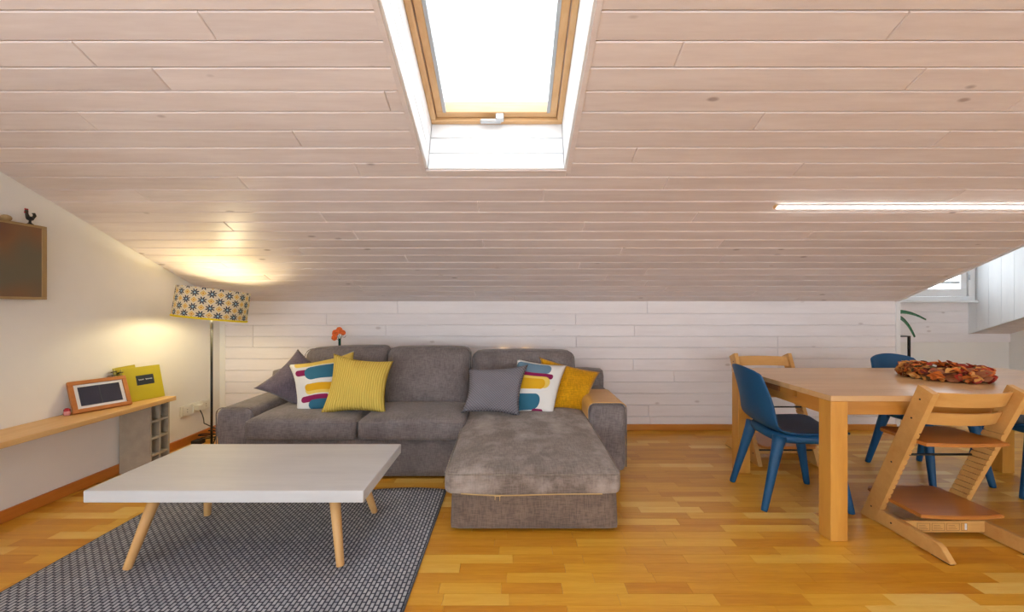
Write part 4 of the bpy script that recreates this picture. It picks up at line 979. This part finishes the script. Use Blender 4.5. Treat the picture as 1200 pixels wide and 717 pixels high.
# ================================================================== BEECH HIGH CHAIRS (local: y = 0 at the front foot, chair runs back to -y)
def make_high_chair(label):
    t = thing('high_chair', label, 'high chair', (0, 0, 0), 'beech high chairs at the table')
    W2, TH = 0.232, 0.030
    fr_b, fr_t = Vector((0.0, 0.010)), Vector((-0.338, 0.792)); d = (fr_t-fr_b).normalized(); pr = Vector((-d.y, d.x))*0.082
    if pr.x > 0: pr = -pr
    re_t = fr_t+pr
    zt = 0.078; tt = (re_t.y-zt)/d.y; re_b = re_t-d*tt
    up = [(fr_b.x, 0.0), (fr_b.x+0.004, 0.03), (fr_t.x+0.004, fr_t.y-0.004), (fr_t.x-0.006, fr_t.y), (re_t.x+0.006, re_t.y+0.004), (re_t.x, re_t.y-0.008), (re_b.x, zt), (re_b.x-0.05, 0.0)]
    run = [(re_b.x+0.03, zt+0.004), (re_b.x-0.02, zt), (-0.425, zt-0.006), (-0.448, zt-0.018), (-0.492, 0.012), (-0.490, 0.004), (-0.03, 0.004), (-0.03, zt*0.7)]
    for s in (-1, 1):
        x0, x1 = (s*W2, s*(W2-TH)) if s < 0 else (s*(W2-TH), s*W2)
        # comb-shaped section: slots are cut into the inner face, the front and rear edges follow the lean
        xo, xi = s*W2, s*(W2-TH); sec = [(xo, 'b'), (xo, 't'), (xi, 't')]
        for k in range(15):
            zt_ = 0.548-0.0305*k; sec += [(xi, zt_), (xi+s*0.009, zt_), (xi+s*0.009, zt_-0.006), (xi, zt_-0.006)]
        sec.append((xi, 'b'))
        def edge(z_, rear):
            if z_ == 't': return re_t if rear else fr_t
            if z_ == 'b': return Vector((re_b.x+zt*0.338/0.782, 0.0)) if rear else Vector((0.004, 0.0))
            base_, d_ = (re_t, d) if rear else (fr_t, d); return base_+d_*((z_-base_.y)/d_.y)
        bm = bmesh.new(); A_ = []; B_ = []
        for (xx, z_) in sec:
            p = edge(z_, False); q = edge(z_, True); A_.append(bm.verts.new((xx, p.x, p.y))); B_.append(bm.verts.new((xx, q.x, q.y)))
        bm.faces.new(A_); bm.faces.new(B_[::-1])
        for k in range(len(sec)): bm.faces.new((A_[k], B_[k], B_[(k+1) % len(sec)], A_[(k+1) % len(sec)]))
        bmesh.ops.recalc_face_normals(bm, faces=bm.faces); bmesh.ops.triangulate(bm, faces=[f for f in bm.faces if len(f.verts) > 4])
        u_ = mk('upright', bm, 'beech', t)
        bm = bmesh.new(); prism(bm, run, 'x', x0+0.0004, x1-0.0004); bmesh.ops.bevel(bm, geom=[e for e in bm.edges], offset=0.003, segments=1, affect='EDGES'); r_ = mk('runner', bm, 'beech', t)
        mk('glide', bx(x0+0.004, x1-0.004, -0.485, -0.40, 0.0, 0.005), 'rubber', r_)
        for (fr_, z_) in ((0.93, 0), (0.80, 0), (0.47, 0), (0.10, 0)):
            p = fr_b.lerp(fr_t, fr_)+pr*0.45; bm = bmesh.new(); tube(bm, [(s*(W2-0.004), p.x, p.y), (s*(W2+0.0015), p.x, p.y)], 0.0045, 10); mk('bolt', bm, 'black', u_)
        bm = bmesh.new(); tube(bm, [(s*(W2-0.004), -0.19, 0.042), (s*(W2+0.0015), -0.19, 0.042)], 0.0045, 10); mk('bolt', bm, 'black', r_)
    def rail(z0, z1, label_):
        bm = bmesh.new(); N = 18; o_, i_ = [], []
        for k in range(N+1):
            s = 2*k/N-1; x = s*(W2-TH+0.002); 
            for (lst, off) in ((o_, -0.008), (i_, 0.008)):
                col_ = []
                for z in (z0, z1):
                    p = fr_b.lerp(fr_t, (z-0.01)/0.782)+pr*0.42; col_.append(bm.verts.new((x, p.x-0.055*(1-s*s)**0.8+off, z)))
                lst.append(col_)
        for k in range(N):
            bm.faces.new((o_[k][0], o_[k+1][0], o_[k+1][1], o_[k][1])); bm.faces.new((i_[k][1], i_[k+1][1], i_[k+1][0], i_[k][0]))
            bm.faces.new((o_[k][1], o_[k+1][1], i_[k+1][1], i_[k][1])); bm.faces.new((o_[k][0], i_[k][0], i_[k+1][0], o_[k+1][0]))
        for k in (0, N): bm.faces.new((o_[k][0], o_[k][1], i_[k][1], i_[k][0]))
        bmesh.ops.recalc_face_normals(bm, faces=bm.faces); mk('back_rail', bm, 'beech', t)
    rail(0.690, 0.762, ''); rail(0.592, 0.655, '')
    def plate(name, z, y_front, y_rear, hw):
        bm = bmesh.new(); pts = []; N = 10
        for k in range(N+1): s = 2*k/N-1; pts.append((s*hw, y_rear-0.018*(1-s*s)))
        pts += [(hw, y_front-0.03), (hw-0.03, y_front), (-hw+0.03, y_front), (-hw, y_front-0.03)]
        prism(bm, pts, 'z', z-0.009, z+0.009); bmesh.ops.bevel(bm, geom=[e for e in bm.edges if abs(e.verts[0].co.z-e.verts[1].co.z) < 1e-5], offset=0.004, segments=2, affect='EDGES')
        mk(name, bm, 'beech_ply', t)
    plate('seat_plate', 0.502, -0.06, -0.350, W2-TH+0.002)
    plate('foot_plate', 0.142, 0.02, -0.325, W2-TH+0.002)
    bm = bmesh.new(); tube(bm, [(-W2+TH, -0.175, 0.395), (W2-TH, -0.175, 0.395)], 0.006, 10); mk('cross_bar', bm, 'black', t, True)
    bm = bmesh.new(); tube(bm, [(-W2+TH, -0.06, 0.10), (W2-TH, -0.06, 0.10)], 0.006, 10); mk('cross_bar', bm, 'black', t, True)
    st = mk('stretcher', bx(-W2+TH, W2-TH, -0.242, -0.222, 0.020, 0.078, 0.002, 1), 'beech', t)
    bm = bmesh.new()
    for k in range(4): 
        x0 = -0.145+k*0.075; w3 = 0.066 if k < 3 else 0.03
        for (a0, a1, z0, z1) in ((x0, x0+w3, 0.0665, 0.068), (x0, x0+w3, 0.030, 0.0315), (x0, x0+0.0015, 0.0315, 0.0665), (x0+w3-0.0015, x0+w3, 0.0315, 0.0665)): box(bm, a0, a1, -0.2427, -0.2415, z0, z1)
        if k < 3:
            for q in range(3): box(bm, x0+0.01, x0+w3-0.012-0.006*q, -0.2427, -0.2415, 0.038+q*0.009, 0.0395+q*0.009)
    mk('printed_notice', bm, 'brown_print', st)
    mk('sticker', bx(0.098, 0.108, -0.2432, -0.2418, 0.034, 0.066), 'mat_board', st)
    return t
h1 = make_high_chair('beech high chair on the open parquet side of the dining table')
h1.location = (2.211, 2.418, 0)
h2 = copy_tree(h1); h2['label'] = 'beech high chair between the table and the whitewashed back wall'; h2.location = (2.035, 3.125, 0); h2.rotation_euler.z = math.radians(180)

# ================================================================== PLANT IN THE ALCOVE
PX, PY = 3.86, 4.40
ps = thing('plant_stand', 'black metal plant stand in the alcove', 'stand', (PX, PY, 0))
sx0, sx1, sy0, sy1, sz = PX-0.20, wx(1067.5, 4.28), 4.28, 4.56, wz(393.5, 4.28)
bm = bmesh.new(); box(bm, sx0, sx1, sy0, sy1, sz-0.012, sz, 0.002, 1); mk('top', bm, 'black', ps)
for (x, y) in ((sx0+0.01, sy0+0.01), (sx1-0.01, sy0+0.01), (sx0+0.01, sy1-0.01), (sx1-0.01, sy1-0.01)): mk('leg', bx(x-0.009, x+0.009, y-0.009, y+0.009, 0, sz-0.012), 'black', ps)
pp = thing('potted_plant', 'strap-leaved green plant in a pot on the black stand', 'plant', (PX-0.02, PY, sz))
bm = bmesh.new(); lathe(bm, [(0.055, sz), (0.07, sz+0.06), (0.08, sz+0.12), (0.07, sz+0.118)], PX-0.02, PY, 24); mk('pot', bm, 'pot', pp, True)
def strap(pts, w3):
    bm = bmesh.new(); N = len(pts); rows_ = []
    for i, p in enumerate(pts):
        p = Vector(p); dd = (Vector(pts[min(i+1, N-1)])-Vector(pts[max(i-1, 0)])).normalized(); s = dd.cross(Vector((0, 0, 1))); s = s.normalized() if s.length > 0.1 else Vector((0, 1, 0)); s = Matrix.Rotation(math.radians(50), 3, dd) @ s; nn = s.cross(dd)
        ww = w3*math.sin(math.pi*min(0.98, max(0.12, (i+0.6)/N)))**0.6
        rows_.append([bm.verts.new(p-s*ww+nn*0.008), bm.verts.new(p-nn*0.004), bm.verts.new(p+s*ww+nn*0.008), bm.verts.new(p-nn*0.0055)])
    for a_, b_ in zip(rows_, rows_[1:]):
        for (i, j) in ((0, 1), (1, 2), (2, 3), (3, 0)): bm.faces.new((a_[i], a_[j], b_[j], b_[i]))
    bm.faces.new(rows_[0]); bm.faces.new(rows_[-1][::-1]); bmesh.ops.recalc_face_normals(bm, faces=bm.faces); return bm
px0 = Vector((PX-0.02, PY, sz+0.10))
for (tip, mid, w3) in ((P(1085, 375, 4.30), P(1052, 366, 4.36), 0.026), (P(1071.5, 395, 4.33), P(1053, 372, 4.37), 0.030), (Vector((PX-0.15, 4.5, sz+0.28)), Vector((PX-0.08, 4.45, sz+0.30)), 0.026), (Vector((PX-0.05, 4.65, sz+0.25)), Vector((PX-0.02, 4.55, sz+0.28)), 0.028)):
    pts = [px0*(1-t_)**2+(mid*2-(px0+tip)*0.5)*2*t_*(1-t_)+tip*t_*t_ for t_ in [k/12 for k in range(13)]]
    mk('leaf', strap(pts, w3), 'leaf_green', pp, True)
